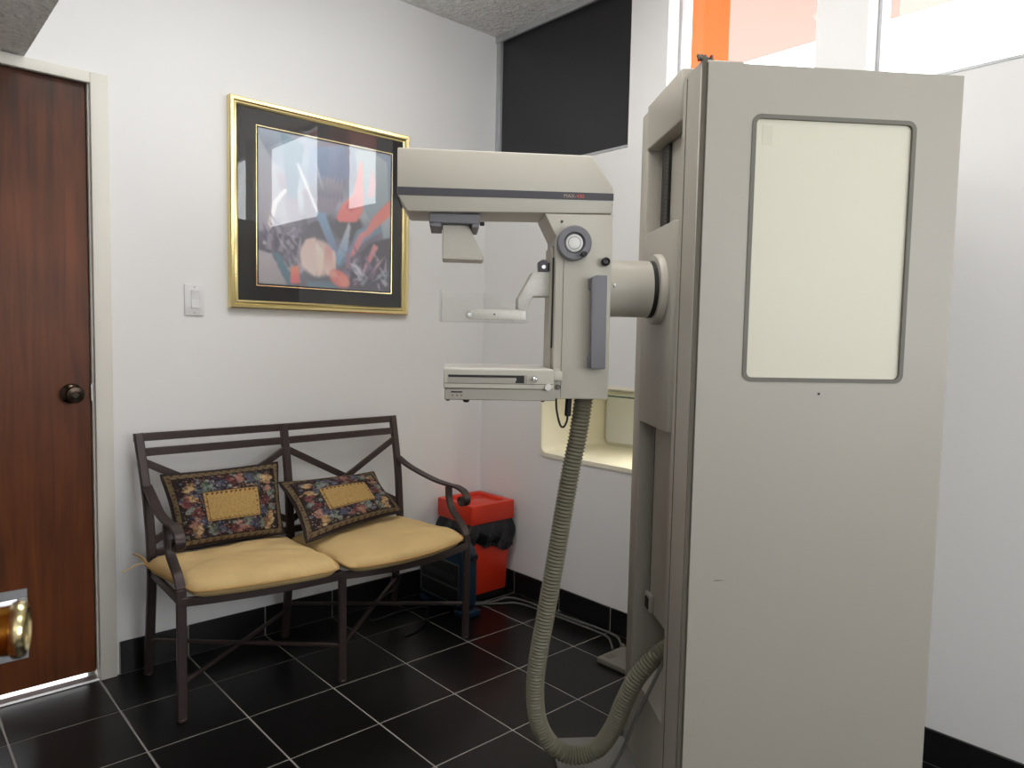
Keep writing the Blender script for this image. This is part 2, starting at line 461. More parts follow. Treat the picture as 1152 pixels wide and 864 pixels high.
# baseboards made of tiles
def baseboard(name, axis, spans, face, back, h):
    if axis == 'x':
        root = struct(MB().box(spans[0][0], spans[-1][1], face+0.004, back, 0.0, h-0.003).build(name, M['grout'], smooth=0))
        for s0, s1 in spans: MB().box(s0+G/2, s1-G/2, face, back-0.001, 0.001, h, 0.0015, 1).build('baseboard_tile', M['basetile'], root)
    else:
        root = struct(MB().box(face+0.004, back, spans[0][0], spans[-1][1], 0.0, h-0.003).build(name, M['grout'], smooth=0))
        for s0, s1 in spans: MB().box(face, back-0.001, s0+G/2, s1-G/2, 0.001, h, 0.0015, 1).build('baseboard_tile', M['basetile'], root)
baseboard('baseboard_back', 'x', [(-1.135, -0.9), (-0.9, -0.6), (-0.6, -0.3), (-0.3, 0.0), (0.0, 0.3), (0.3, BBX)], BBY, YA, 0.118)
sp = [(YF, -4.2+0.3)] + [(-3.9+0.3*k, -3.6+0.3*k) for k in range(14)] + [(0.3, BBY)]
baseboard('baseboard_right', 'y', sp, BBX, XB, 0.104)

# ---- windows ------------------------------------------------------
def window(name, y0, y1, frame_m, x_face, pane_m, fw=0.028, top=ZC, sw=None):
    sw = fw if sw is None else sw
    root = struct(MB().box(x_face, x_face+0.045, y0, y1, SILL+0.0002, SILL+fw, 0.002, 1).build(name, frame_m, smooth=0))
    MB().box(x_face, x_face+0.045, y0, y1, top-fw, top, 0.002, 1).build('window_frame', frame_m, root)
    MB().box(x_face, x_face+0.045, y1-sw, y1, SILL+fw, top-fw, 0.002, 1).build('window_frame', frame_m, root)
    MB().box(x_face, x_face+0.045, y0, y0+sw, SILL+fw, top-fw, 0.002, 1).build('window_frame', frame_m, root)
    MB().box(x_face+0.018, x_face+0.024, y0+sw-0.002, y1-sw+0.002, SILL+fw-0.004, top-fw+0.004).build('pane', pane_m, root, smooth=0)
    return root
w1 = window('window_1', -0.31, YA, M['alu'], 0.585, M['dark_pane'], 0.022, sw=0.030)
MB().box(XB-0.003, 0.585, -0.309, YA-0.001, SILL+0.0005, SILL+0.010).build('sill_strip', M['alu'], w1, smooth=0)
MB().box(0.575, 0.584, -0.309, YA-0.001, ZC-0.030, ZC-0.0005, 0.002, 1).build('ceiling_channel', M['alu'], w1, smooth=0)
for y_ in (0.44, 0.22, -0.02): MB().cyl((0.5745, y_, ZC-0.016), (0.571, y_, ZC-0.016), 0.006, 10).build('screw', M['steel'], w1)
w2 = window('window_2', -1.072, -0.49, M['white_frame'], 0.63, M['glass'], 0.030, sw=0.008)
w3 = window('window_3', -2.30, -1.236, M['white_frame'], 0.63, M['glass'], 0.030, sw=0.008)
w4 = window('window_4', YW+0.05, -2.45, M['white_frame'], 0.63, M['glass'], 0.030, sw=0.008)
for w_, y0, y1 in ((w2, -1.072, -0.49), (w3, -2.30, -1.236), (w4, YW+0.05, -2.45)):
    # aluminium inner channel and sill strip in front of the white frame
    MB().box(0.600, 0.629, y1-0.012, y1-0.0005, SILL+0.001, ZC-0.001, 0.001, 1).build('side_channel', M['alu'], w_, smooth=0)
    MB().box(XB-0.002, 0.629, y0+0.0005, y1-0.013, SILL+0.0005, SILL+0.009).build('sill_strip', M['alu'], w_, smooth=0)

# ---- outside ------------------------------------------------------
struct(MB().box(-6, 12, -9, 12, -0.25, -0.14).build('ground_outside', M['ground'], smooth=0))
struct(MB().box(WX, 2.40, 0.42, 0.54, -0.14, 3.5).build('wall_outside', M['orange'], smooth=0))
struct(MB().box(WX, 3.64, -4.6, 2.2, 3.5, 3.66).build('soffit_outside', M['soffit'], smooth=0))
struct(MB().box(-2.6, -0.6, YA+TH+0.001, YA+TH+1.6, -0.10, -0.03).build('step_outside', M['ground'], smooth=0))

# ---- door ---------------------------------------------------------
cas = MB()
cas.box(DX1+0.004, -1.145, YA-0.020, YA-0.0005, 0.0, DZ+0.030, 0.004, 2)
cas.box(DX0-0.06, DX1+0.004, YA-0.020, YA-0.0005, DZ-0.006, DZ+0.030, 0.004, 2)
cas.box(DX0-0.06, DX0, YA-0.020, YA-0.0005, 0.0, DZ-0.006, 0.004, 2)
trim = struct(cas.build('trim_1', M['cream_paint']))
jm = MB()
jm.box(DX1-0.001, DX1+0.003, YA-0.0005, YA+TH-0.02, 0.0, DZ-0.001)
jm.box(DX1-0.022, DX1-0.0012, YA+0.0525, YA+0.066, 0.012, DZ-0.001).box(DX0+0.001, DX1-0.0225, YA+0.0525, YA+0.066, DZ-0.024, DZ-0.001).box(DX0+0.001, DX0+0.022, YA+0.0525, YA+0.066, 0.012, DZ-0.0245)
jm.build('door_jamb', M['cream_paint'], trim, smooth=0)
MB().box(DX1-0.006, DX1-0.0012, YA-0.004, YA+0.02, 0.985, 1.045, 0.001, 1).build('strike_plate', M['steel'], trim)

SD = 0.012  # door face set back from the wall face
door = struct(MB().box(DX0+0.003, DX1-0.004, YA+SD, YA+SD+0.04, 0.028, DZ-0.004, 0.002, 1).build('door_1', M['door_wood'], smooth=0))
dk = (-1.265, YA+SD, 1.012)
kn = MB().lathe([(0, 0), (0.033, 0), (0.034, -0.004), (0.028, -0.010), (0.014, -0.014), (0.012, -0.034), (0.018, -0.040),
                 (0.027, -0.050), (0.029, -0.060), (0.025, -0.068), (0.012, -0.070), (0.010, -0.066), (0, -0.066)], dk, (0, 1, 0), 32)
kn.build('door_knob', M['dark_bronze'], door)
vent = MB()
vx0, vx1, vz0, vz1 = -1.86, -1.403, 0.135, 0.372
vf = YA+SD
vent.box(vx0, vx1, vf-0.006, vf-0.0002, vz1-0.030, vz1, 0.002, 1).box(vx0, vx1, vf-0.006, vf-0.0002, vz0, vz0+0.030, 0.002, 1)
vent.box(vx1-0.028, vx1, vf-0.006, vf-0.0002, vz0+0.03, vz1-0.03, 0.002, 1).box(vx0, vx0+0.028, vf-0.006, vf-0.0002, vz0+0.03, vz1-0.03, 0.002, 1)
vg = vent.build('vent_grille', M['steel'], door)
for k in range(7):
    z = vz0+0.042+k*0.0255
    MB().prism([(vf-0.004, z-0.008), (vf-0.0005, z+0.008), (vf-0.0005, z+0.010), (vf-0.0055, z-0.006)], vx0+0.028, vx1-0.028, 'x').build('louvre_slat', M['steel'], vg, smooth=0)
th = struct(MB().prism([(YA-0.010, 0.0), (YA-0.006, 0.006), (YA+0.02, 0.012), (YA+0.07, 0.012), (YA+0.09, 0.0)], DX0, DX1+0.003, 'x').build('door_threshold', M['steel'], smooth=0))
th.name = 'trim_3'

# ================================================================== MAMMOGRAPHY UNIT
HA = math.radians(127)
A = Vector((math.sin(HA), math.cos(HA), 0)); B = Vector((-A.y, A.x, 0))
A0, B0 = 0.4542, -1.24
org = A*A0 + B*B0
unit = thing('mammography_unit', 'beige mammography machine with tall column cabinet, side arm and cream viewing panel', 'x-ray machine', (org.x, org.y, 0), math.atan2(A.y, A.x))
# column housing
h = MB()
BW = 0.50
h.box(0.10, 0.60, 0.005, BW, 0.012, 1.850, 0.003, 1)
h.box(0.0, 0.10, 0.005, 0.130, 0.012, 1.862, 0.004, 1)      # near rail
h.box(0.0, 0.10, 0.430, BW, 0.012, 1.880, 0.006, 2)         # far rail
h.box(0.02, 0.0995, 0.1305, 0.4295, 0.012, 0.245, 0.002, 1)
hous = h.build('column_housing', M['machine'], unit)
MB().box(-0.0012, 0.002, 0.098, 0.1005, 0.03, 1.85).build('rail_groove', M['gasket'], hous, smooth=0)
MB().box(0.0012, 0.012, 0.0012, 0.0049, 0.03, 1.864).build('side_gasket', M['gasket'], hous, smooth=0)
fo = MB()
for k in range(26):
    a_ = random.uniform(-0.006, 0.026); z_ = 1.862+random.uniform(0.0, 0.012)
    fo.lathe([(0, -0.005), (0.004, -0.002), (0.005, 0.001), (0, 0.005)], (a_, random.uniform(0.004, 0.022), z_), (random.uniform(-1, 1), random.uniform(-1, 1), 0.3), 6)
fo.build('torn_foam', M['gasket'], hous)
# sloped bottom ledge of the channel
lg = MB().prism([(0.004, 0.012), (0.0195, 0.012), (0.0195, 0.246), (0.0995, 0.246), (0.0995, 0.345), (0.004, 0.255)], 0.1305, 0.4295, 'y')
lg.build('lower_cover', M['machine'], hous, smooth=0)
# top cap
MB().prism([(0.135, 0.0), (0.4295, 0.0), (0.4295, 0.0995), (0.1305, 0.0995), (0.1305, 0.022)], 1.765, 1.888, 'z', 0.003, 1,
           Matrix(((0, 1, 0, -0.004), (1, 0, 0, 0), (0, 0, 1, 0), (0, 0, 0, 1)))).build('top_cap', M['machine'], unit)
# channel inner parts
ch = MB().box(0.036, 0.0998, 0.1315, 0.400, 0.46, 1.76).box(0.060, 0.0998, 0.4005, 0.4285, 0.46, 1.76).build('channel_plate', M['machine'], hous, smooth=0)
MB().box(0.028, 0.0355, 0.318, 0.380, 1.40, 1.76).build('lift_belt', M['black'], hous, smooth=0)
bt = MB()
for k in range(34): bt.box(0.0265, 0.0279, 0.322, 0.340, 1.41+0.0103*k, 1.4145+0.0103*k)
bt.build('belt_teeth', M['gasket'], hous, smooth=0)['kind'] = 'stuff'
MB().box(0.034, 0.0358, 0.384, 0.389, 0.46, 1.40).build('guide_rail', M['gasket'], hous, smooth=0)
MB().box(0.052, 0.0598, 0.404, 0.426, 0.46, 1.40).build('guide_rail', M['black'], hous, smooth=0)
sw_ = MB().box(0.024, 0.0358, 0.345, 0.398, 0.462, 0.512, 0.002, 1).build('limit_switch', M['machine'], hous)
MB().box(0.021, 0.0239, 0.356, 0.384, 0.470, 0.502).build('switch_slot', M['black'], sw_, smooth=0)
# carriage cover
car = MB().prism([(0.150, -0.006), (0.422, -0.006), (0.422, 0.060), (0.1345, 0.060), (0.1345, 0.014)], 1.003, 1.530, 'z', 0.004, 2,
                 Matrix(((0, 1, 0, 0), (1, 0, 0, 0), (0, 0, 1, 0), (0, 0, 0, 1)))).build('carriage_cover', M['machine'], unit)
SB, SZ = 0.262, 1.366
MB().lathe([(0.078, 0.0065), (0.092, 0.0065), (0.092, 0.018), (0.088, 0.024), (0.078, 0.024)], (0, SB, SZ), (-1, 0, 0), 48).build('flange', M['machine_lt'], car)
# arm shaft
sh = MB().lathe([(0, 0.0065), (0.0735, 0.0065), (0.0735, 0.150), (0, 0.150)], (0, SB, SZ), (-1, 0, 0), 48).build('arm_shaft', M['machine_lt'], unit)
MB().lathe([(0.0738, 0.0), (0.0742, 0.0), (0.0742, 0.012), (0.0738, 0.012)], (-0.025, SB, SZ), (-1, 0, 0), 48).build('shaft_gap', M['black'], sh)
MB().cyl((-0.140, SB-0.073, SZ+0.002), (-0.140, SB-0.079, SZ+0.002), 0.004, 12, 0.001).build('screw', M['chrome'], sh)
# side panel with viewing window
po = rrect_box(0.013, 0.615, 0.030, 1.853, 8)
pi_ = rrect(0.119, 0.506, 1.145, 1.745, 0.020, 8)
side = MB().ring(po, pi_, -0.004, 0.0048, 'y').build('side_panel', M['machine'], unit, smooth=20)
bz = rrect(0.128, 0.497, 1.154, 1.736, 0.013, 8)
MB().ring(rrect(0.1185, 0.5065, 1.1445, 1.7455, 0.0205, 8), bz, -0.0065, 0.004, 'y').build('window_bezel', M['bezel'], side, smooth=20)
vp = MB().box(0.1275, 0.4975, 0.0005, 0.0045, 1.1535, 1.7365).build('viewing_panel', M['view_panel'], side, smooth=0)
MB().box(0.145, 0.168, -0.0002, 0.0004, 1.680, 1.722).build('tape_mark', mat('yellowed_tape', rgb(198, 194, 176), 0.5), side, smooth=0)
MB().cyl((0.304, -0.0041, 1.118), (0.304, -0.0062, 1.118), 0.0028, 12).build('screw', M['black'], side)
MB().prism([(0.068, 0.6775), (0.078, 0.6768), (0.098, 0.6785), (0.080, 0.6792)], -0.0046, -0.0038, 'y').build('scratch', M['gasket'], side, smooth=0)

# C arm -------------------------------------------------------------
N0, N1 = 0.18, 0.335            # near and far side of the arm
head = MB().prism([(-0.682, 1.684), (-0.206, 1.684), (-0.152, 1.606), (-0.152, 1.5445), (-0.656, 1.533), (-0.681, 1.573)], N0, N1, 'y', 0.004, 2).build('arm_head', M['machine_lt'], unit)
stp = MB().prism([(-0.680, 1.5905), (-0.1515, 1.5935), (-0.1515, 1.576), (-0.680, 1.571)], N0-0.0016, N0+0.001, 'y').build('charcoal_strip', M['charcoal'], head, smooth=0)
ms = MB().box(-0.682, -0.1512, N0+0.001, N1-0.001, 1.5665, 1.5675).build('head_seam', M['gasket'], head, smooth=0)
body = MB().prism([(-0.321, 1.5395), (-0.151, 1.5420), (-0.1505, 1.083), (-0.292, 1.083), (-0.292, 1.484)], N0, N1, 'y', 0.003, 2).build('arm_body', M['machine_lt'], unit)
MB().box(-0.2722, -0.2710, N0-0.0008, N0+0.0002, 1.086, 1.428).build('panel_seam', M['gasket'], body, smooth=0)
MB().box(-0.296, -0.2925, N0+0.02, N0+0.024, 1.209, 1.435).build('guide_slot', M['black'], body, smooth=0)
MB().box(-0.299, -0.2922, N0+0.035, N1-0.02, 1.12, 1.465, 0.002, 1).build('guide_plate', M['machine_lt'], body)
for (a_, z_, r_d, m_) in ((-0.279, 1.521, 0.0036, 'gasket'),):
    MB().cyl((a_, N0-0.0005, z_), (a_, N0-0.004, z_), r_d, 12, 0.001).build('screw', M[m_], body)
# dial wheel
dc = (-0.250, N0, 1.467)
dial = MB().lathe([(0.0, -0.0005), (0.030, 0.0), (0.0415, 0.004), (0.0425, 0.008), (0.0425, 0.024), (0.0395, 0.028), (0.027, 0.028), (0.023, 0.018), (0, 0.018)], dc, (0, -1, 0), 48).build('dial_wheel', M['grey_plastic'], unit)
MB().lathe([(0, 0.0181), (0.0212, 0.0181), (0.0212, 0.023), (0.019, 0.0245), (0, 0.0245)], dc, (0, -1, 0), 40).build('dial_face', M['dial_face'], dial)
MB().tube([(dc[0]+0.0150*math.cos(2*PI*k/40), N0-0.0246, dc[2]+0.0150*math.sin(2*PI*k/40)) for k in range(40)], 0.0006, 6, True).build('dial_mark', M['gasket'], dial)
MB().cyl((dc[0]+0.021, N0-0.0281, dc[2]-0.028), (dc[0]+0.021, N0-0.046, dc[2]-0.028), 0.0072, 20, 0.002).build('crank_knob', M['black'], dial)
# round black knob
MB().lathe([(0, 0.0003), (0.008, 0.0), (0.008, 0.006), (0.0105, 0.007), (0.0105, 0.018), (0.008, 0.020), (0.006, 0.017), (0, 0.017)], (-0.169, N0, 1.425), (0, -1, 0), 28).build('round_knob', M['black'], unit)
# pull handle
hd = MB()
hd.prism([(-0.207, 1.384), (-0.196, 1.390), (-0.168, 1.390), (-0.166, 1.160), (-0.203, 1.160), (-0.203, 1.167)], N0-0.034, N0-0.018, 'y', 0.003, 2)
hd.box(-0.209, -0.175, N0-0.020, N0-0.0003, 1.355, 1.384, 0.003, 2)
hd.box(-0.207, -0.175, N0-0.020, N0-0.0003, 1.162, 1.190, 0.003, 2)
hand = hd.build('pull_handle', M['grey_plastic'], unit)
# collimator bracket + cone
col_ = MB()
col_.box(-0.604, -0.480, N0+0.012, N1-0.02, 1.510, 1.5335, 0.002, 1)
col_.box(-0.602, -0.574, N0+0.012, N1-0.02, 1.500, 1.5102, 0.002, 1).box(-0.500, -0.482, N0+0.012, N1-0.02, 1.500, 1.5102, 0.002, 1)
cb = col_.build('collimator_bracket', M['grey_plastic'], unit)
MB().cyl((-0.479, N0+0.035, 1.514), (-0.468, N0+0.035, 1.514), 0.005, 14, 0.001).build('thumb_screw', M['black'], cb)
MB().prism([(-0.572, 1.5098), (-0.507, 1.5098), (-0.468, 1.429), (-0.468, 1.424), (-0.571, 1.424), (-0.571, 1.429)], 0.215, 0.298, 'y', 0.002, 1).build('collimator_cone', M['machine_lt'], unit)

# paddle holder arm + clamp
pb0, pb1 = 0.225, 0.290
pa = MB().prism([(-0.294, 1.401), (-0.343, 1.401), (-0.379, 1.333), (-0.379, 1.300), (-0.359, 1.300), (-0.341, 1.338), (-0.294, 1.339)], pb0, pb1, 'y', 0.003, 2).build('paddle_arm', M['speckle'], unit)
cl = MB().prism([(-0.324, 1.4015), (-0.326, 1.428), (-0.317, 1.433), (-0.308, 1.432), (-0.301, 1.422), (-0.300, 1.4015)], 0.235, 0.280, 'y', 0.002, 1).build('clamp', M['grey_plastic'], pa)
MB().cyl((-0.314, 0.2345, 1.414), (-0.314, 0.231, 1.414), 0.006, 14, 0.001).build('clamp_button', M['chrome'], cl)
MB().box(-0.304, -0.297, 0.2305, 0.2345, 1.404, 1.424, 0.001, 1).build('clamp_lever', M['black'], cl)
MB().prism([(-0.503, 1.277), (-0.510, 1.283), (-0.512, 1.290), (-0.508, 1.298), (-0.500, 1.302), (-0.380, 1.304), (-0.358, 1.302), (-0.357, 1.277)], 0.225, 0.245, 'y', 0.003, 2).build('paddle_bar', M['speckle'], pa)
MB().cyl((-0.500, 0.2248, 1.289), (-0.500, 0.2225, 1.289), 0.006, 16, 0.001).build('pivot_screw', M['chrome'], pa)
MB().cyl((-0.438, 0.2248, 1.291), (-0.438, 0.2235, 1.291), 0.0024, 10).build('screw', M['black'], pa)
# clear paddle
t_ = 0.003
pd = MB()
pd.box(-0.571, -0.358, 0.152, 0.362, 1.271, 1.2745)
pd.prism([(-0.571, 1.2747), (-0.372, 1.2747), (-0.372, 1.300), (-0.392, 1.310), (-0.467, 1.341), (-0.571, 1.338)], 0.152, 0.155, 'y')
pd.prism([(-0.571, 1.2747), (-0.372, 1.2747), (-0.372, 1.300), (-0.392, 1.310), (-0.467, 1.341), (-0.571, 1.338)], 0.359, 0.362, 'y')
pdl = pd.build('clear_paddle', M['acrylic'], unit, smooth=0)
MB().box(-0.5755, -0.5712, 0.152, 0.362, 1.271, 1.345, 0.001, 1).build('paddle_lip', clear_mat('frosted_acrylic', (0.84, 0.84, 0.83, 1), 0.10, 0.2), pdl)

# film tray
T0, T1 = 0.12, 0.405
tr = MB()
tr.box(-0.563, -0.297, T0, T1, 1.110, 1.1565, 0.002, 1)
tray = tr.build('film_tray', M['machine_lt'], unit)
MB().box(-0.560, -0.292, T0+0.003, T1-0.003, 1.082, 1.1095, 0.002, 1).build('tray_base', M['machine'], tray)
MB().box(-0.562, -0.300, T0+0.0035, T1-0.0035, 1.1567, 1.1580).build('tray_top', mat('pale_tray_top', rgb(226, 222, 214), 0.35), tray, smooth=0)
MB().box(-0.554, -0.363, T0-0.0006, T0+0.0002, 1.123, 1.144).build('cassette_slot', M['machine'], tray, smooth=0)
MB().box(-0.552, -0.385, T0-0.0012, T0-0.0005, 1.137, 1.1425).build('slot_gap', M['black'], tray, smooth=0)
MB().prism([(-0.395, 1.1425), (-0.370, 1.1425), (-0.370, 1.1245), (-0.392, 1.1245), (-0.388, 1.134)], T0-0.0016, T0-0.0004, 'y').build('slot_catch', M['black'], tray, smooth=0)
MB().box(-0.562, -0.300, T0-0.0008, T0+0.0002, 1.1215, 1.1228).build('slot_edge', M['gasket'], tray, smooth=0)
MB().lathe([(0, 0.0002), (0.004, 0.0), (0.004, 0.005), (0.0075, 0.008), (0.0078, 0.012), (0.005, 0.016), (0, 0.017)], (-0.346, T0, 1.135), (0, -1, 0), 24).build('tray_knob', M['chrome'], tray)
MB().lathe([(0, 0.0002), (0.0085, 0.0), (0.009, 0.003), (0.008, 0.007), (0, 0.007)], (-0.312, T0, 1.115), (0, -1, 0), 18).build('clear_knob', M['speckle'], tray)
MB().box(-0.545, -0.518, T0+0.0015, T0+0.0032, 1.0995, 1.103).build('indicator_slot', M['black'], tray, smooth=0)
for k in range(3): MB().box(-0.543+0.0105*k, -0.539+0.0105*k, T0+0.0022, T0+0.0032, 1.0915, 1.0945).build('indicator_mark', M['gasket'], tray, smooth=0)
MB().lathe([(0.0085, 0), (0.0085, 0.003), (0.005, 0.0065), (0, 0.0075)], (-0.508, T0+0.022, 1.0815), (0, 0, -1), 20).build('rubber_foot', M['black'], tray)
for a_ in (-0.552, -0.322): MB().lathe([(0.005, 0), (0.005, 0.002), (0, 0.004)], (a_, T0+0.016, 1.0815), (0, 0, -1), 14).build('rubber_foot', M['gasket'], tray)
MB().cyl((-0.285, N0-0.0005, 1.150), (-0.285, N0-0.018, 1.150), 0.0095, 20, 0.002).build('roller', M['machine_lt'], body)
MB().box(-0.292, -0.270, N0-0.020, N0-0.0004, 1.128, 1.153, 0.004, 2).build('roller_block', M['machine_lt'], body)
MB().cyl((-0.279, N0-0.0005, 1.113), (-0.279, N0-0.010, 1.113), 0.006, 16, 0.002).build('hinge_pin', M['bezel'], body)
# cable under the body
MB().cyl((-0.236, 0.262, 1.0825), (-0.238, 0.262, 1.030), 0.0085, 14, 0.002).build('cable_plug', M['black'], body)
MB().tube(spline([(-0.271, 0.255, 1.0825), (-0.268, 0.257, 1.045), (-0.258, 0.259, 1.008), (-0.248, 0.26, 1.002), (-0.240, 0.262, 1.016), (-0.238, 0.262, 1.0305)], 8), 0.0028, 8).build('loop_cable', M['black'], body)
# corrugated hose
hp = [(-0.197, 0.258, 1.0825), (-0.199, 0.255, 1.069), (-0.21, 0.258, 0.979), (-0.224, 0.262, 0.896), (-0.241, 0.27, 0.775), (-0.258, 0.28, 0.639), (-0.278, 0.295, 0.487),
      (-0.293, 0.31, 0.369), (-0.299, 0.325, 0.26), (-0.285, 0.34, 0.157), (-0.244, 0.345, 0.085), (-0.183, 0.34, 0.055), (-0.118, 0.325, 0.083),
      (-0.08, 0.3, 0.158), (-0.058, 0.28, 0.239), (-0.026, 0.26, 0.324), (0.03, 0.245, 0.395), (0.088, 0.24, 0.43)]
sp_ = spline(hp, 40)
acc = [0.0]
for p, q_ in zip(sp_, sp_[1:]): acc.append(acc[-1]+(q_-p).length)
Lh = acc[-1]; pitch = 0.0098; nr = int(Lh/pitch)*4
path, sects = [], []
j = 0
for i in range(nr+1):
    s_ = Lh*i/nr
    while j < len(acc)-2 and acc[j+1] < s_: j += 1
    w_ = (s_-acc[j])/max(1e-9, acc[j+1]-acc[j])
    path.append(sp_[j].lerp(sp_[j+1], w_))
    r = (0.0212, 0.0232, 0.0258, 0.0232)[i % 4]
    sects.append([(r*math.cos(2*PI*k/18), r*math.sin(2*PI*k/18)) for k in range(18)])
hose = MB().sweep(path, sects).build('corrugated_hose', M['hose'], unit, smooth=25)
MB().tube(spline([(0.03, 0.215, 0.385), (-0.01, 0.205, 0.31), (-0.045, 0.215, 0.22), (-0.075, 0.235, 0.12), (-0.12, 0.25, 0.03), (-0.17, 0.24, 0.016), (-0.25, 0.20, 0.016)], 10), 0.005, 8).build('thin_cable', M['cable_grey'], unit)
# base plate
bpj = MB().box(-0.225, 0.62, -0.02, 0.508, 0.0003, 0.0115, 0.002, 1).build('base_plate', mat('grey_base_plate', rgb(116, 114, 112), 0.5, 0.1, noise=(14, 0.15)), unit)
# lettering on the strip
def text(body_, size, mtx, m, parent, name):
    cu = bpy.data.curves.new(name, 'FONT'); cu.body = body_; cu.size = size; cu.extrude = 0.0003
    cu.align_x = 'LEFT'
    o = bpy.data.objects.new(name, cu); COL.objects.link(o)
    bpy.context.view_layer.update()
    dg = bpy.context.evaluated_depsgraph_get()
    me = bpy.data.meshes.new_from_object(o.evaluated_get(dg))
    bpy.data.objects.remove(o)
    me.materials.clear(); me.materials.append(m)
    o = bpy.data.objects.new(name, me); COL.objects.link(o); o.parent = parent
    o.matrix_local = mtx
    return o
R_ = Matrix(((1, 0, 0, 0), (0, 0, -1, 0), (0, 1, 0, 0), (0, 0, 0, 1)))
text('MAX-', 0.0125, Matrix.Translation((-0.2760, N0-0.0018, 1.5795)) @ R_, M['beige_print'], head, 'lettering')
text('430', 0.0125, Matrix.Translation((-0.2440, N0-0.0018, 1.5797)) @ R_, M['red_print'], head, 'lettering')

# ================================================================== BENCH
bench = thing('garden_bench', 'dark brown metal two-seat bench with crossed back and scrolled arms', 'bench', (-0.53, 0.30, 0))
I = M['iron']
RL, RC, RR = (-1.057, 0.510), (-0.547, 0.505), (-0.026, 0.520)     # rear feet
FL_, FC, FR = (-1.070, 0.105), (-0.556, 0.022), (0.012, 0.036)     # front feet
SEATZ = 0.385
def backpost(x, y, xt):
    return [(x, y, 0.004), (x, y-0.030, 0.20), (x, y-0.052, SEATZ), (x-0.002, y-0.048, 0.52), (x+(xt-x)*0.4, y-0.034, 0.68), (xt, y-0.006, 0.872)]
tops = []
for (x, y), xt in ((RL, -1.083), (RC, -0.556), (RR, -0.040)):
    pth = spline(backpost(x, y, xt), 5)
    o = WMB(bench).bar(pth, 0.030, 0.022, (0, 1, 0.0)).build('back_post', I)
    WMB(bench).cyl((x, y, 0.0005), (x, y, 0.010), 0.016, 14, 0.002).build('foot', I, o)
    tops.append(pth)
def at(pth, z):
    for p, q_ in zip(pth, pth[1:]):
        if p.z <= z <= q_.z or q_.z <= z <= p.z:
            return p.lerp(q_, (z-p.z)/(q_.z-p.z) if abs(q_.z-p.z) > 1e-9 else 0)
    return pth[-1]
p0, p1, p2 = (at(t, 0.870) for t in tops)
o = WMB(bench).bar([p0+Vector((-0.014, 0, -0.012)), p1+Vector((0, 0, -0.012)), p2+Vector((0.014, 0, -0.012))], 0.014, 0.028, (0, 0, 1)).build('top_rail', I)
for (ta, tb) in ((tops[0], tops[1]), (tops[1], tops[2])):
    a_, b_ = at(ta, 0.806), at(tb, 0.806)
    WMB(bench).bar([a_, b_], 0.014, 0.028, (0, 0, 1)).build('back_rail', I)
    a_, b_ = at(ta, 0.455), at(tb, 0.455)
    WMB(bench).bar([a_, b_], 0.014, 0.026, (0, 0, 1)).build('back_rail', I)
    for za, zb, dy in ((0.775, 0.490, 0.003), (0.490, 0.775, -0.003)):
        a_, b_ = at(ta, za), at(tb, zb)
        a_ = a_+Vector((0, dy, 0)); b_ = b_+Vector((0, dy, 0))
        WMB(bench).bar([a_, b_], 0.010, 0.026, (0, 0, 1)).build('cross_bar', I)
# front legs + arm support in one sweep
def frontleg(x, y, dirx=0):
    return [(x, y, 0.004), (x, y, 0.38), (x, y+0.006, 0.425), (x, y+0.030, 0.462), (x, y+0.070, 0.490), (x, y+0.105, 0.520), (x, y+0.122, 0.560), (x, y+0.126, 0.606)]
for (x, y) in (FL_, FR):
    o = WMB(bench).bar(spline(frontleg(x, y), 5), 0.030, 0.014, (0, 1, 0.3)).build('front_leg', I)
    WMB(bench).cyl((x, y, 0.0005), (x, y, 0.010), 0.014, 14, 0.002).build('foot', I, o)
o = WMB(bench).bar([(FC[0], FC[1], 0.004), (FC[0], FC[1], SEATZ)], 0.026, 0.022, (0, 1, 0)).build('front_leg', I)
WMB(bench).cyl((FC[0], FC[1], 0.0005), (FC[0], FC[1], 0.010), 0.014, 14, 0.002).build('foot', I, o)
# arms with scroll ends
for (x, y), tp in ((FL_, tops[0]), (FR, tops[2])):
    s0 = at(tp, 0.688)
    sx = s0.x+(0.004 if x < -0.5 else 0.004)
    pts = [(sx, s0.y, 0.690), (sx+(x-sx)*0.3, s0.y-0.080, 0.656), (sx+(x-sx)*0.6, y+0.220, 0.625), (x, y+0.130, 0.613), (x, y+0.070, 0.614), (x, y+0.022, 0.602), (x, y+0.002, 0.580),
           (x, y+0.006, 0.558), (x, y+0.024, 0.547), (x, y+0.042, 0.556), (x, y+0.042, 0.572), (x, y+0.030, 0.577)]
    WMB(bench).bar(spline(pts, 6), 0.010, 0.032, (1, 0, 0)).build('armrest', I)
# seat frame: bowed front rails, side rails, rear rail, slats
def bow(a_, b_, d, n=10):
    a_, b_ = Vector(a_), Vector(b_); out = []
    nrm = Vector((b_.y-a_.y, -(b_.x-a_.x), 0)).normalized()
    for i in range(n+1):
        t = i/n; out.append(a_.lerp(b_, t)+nrm*d*(4*t*(1-t)))
    return out
z = SEATZ
frontL = bow((FL_[0], FL_[1], z), (FC[0], FC[1], z), 0.022)
frontR = bow((FC[0], FC[1], z), (FR[0], FR[1], z), 0.050)
sf = WMB(bench)
sf.bar(frontL, 0.014, 0.028, (0, 0, 1)); sf.bar(frontR, 0.014, 0.028, (0, 0, 1))
rear = [(at(t, z).x, at(t, z).y, z) for t in tops]
sf.bar([rear[0], rear[1], rear[2]], 0.014, 0.028, (0, 0, 1))
sf.bar([rear[0], (FL_[0], FL_[1], z)], 0.014, 0.028, (0, 0, 1)); sf.bar([rear[1], (FC[0], FC[1], z)], 0.014, 0.028, (0, 0, 1)); sf.bar([rear[2], (FR[0], FR[1], z)], 0.014, 0.028, (0, 0, 1))
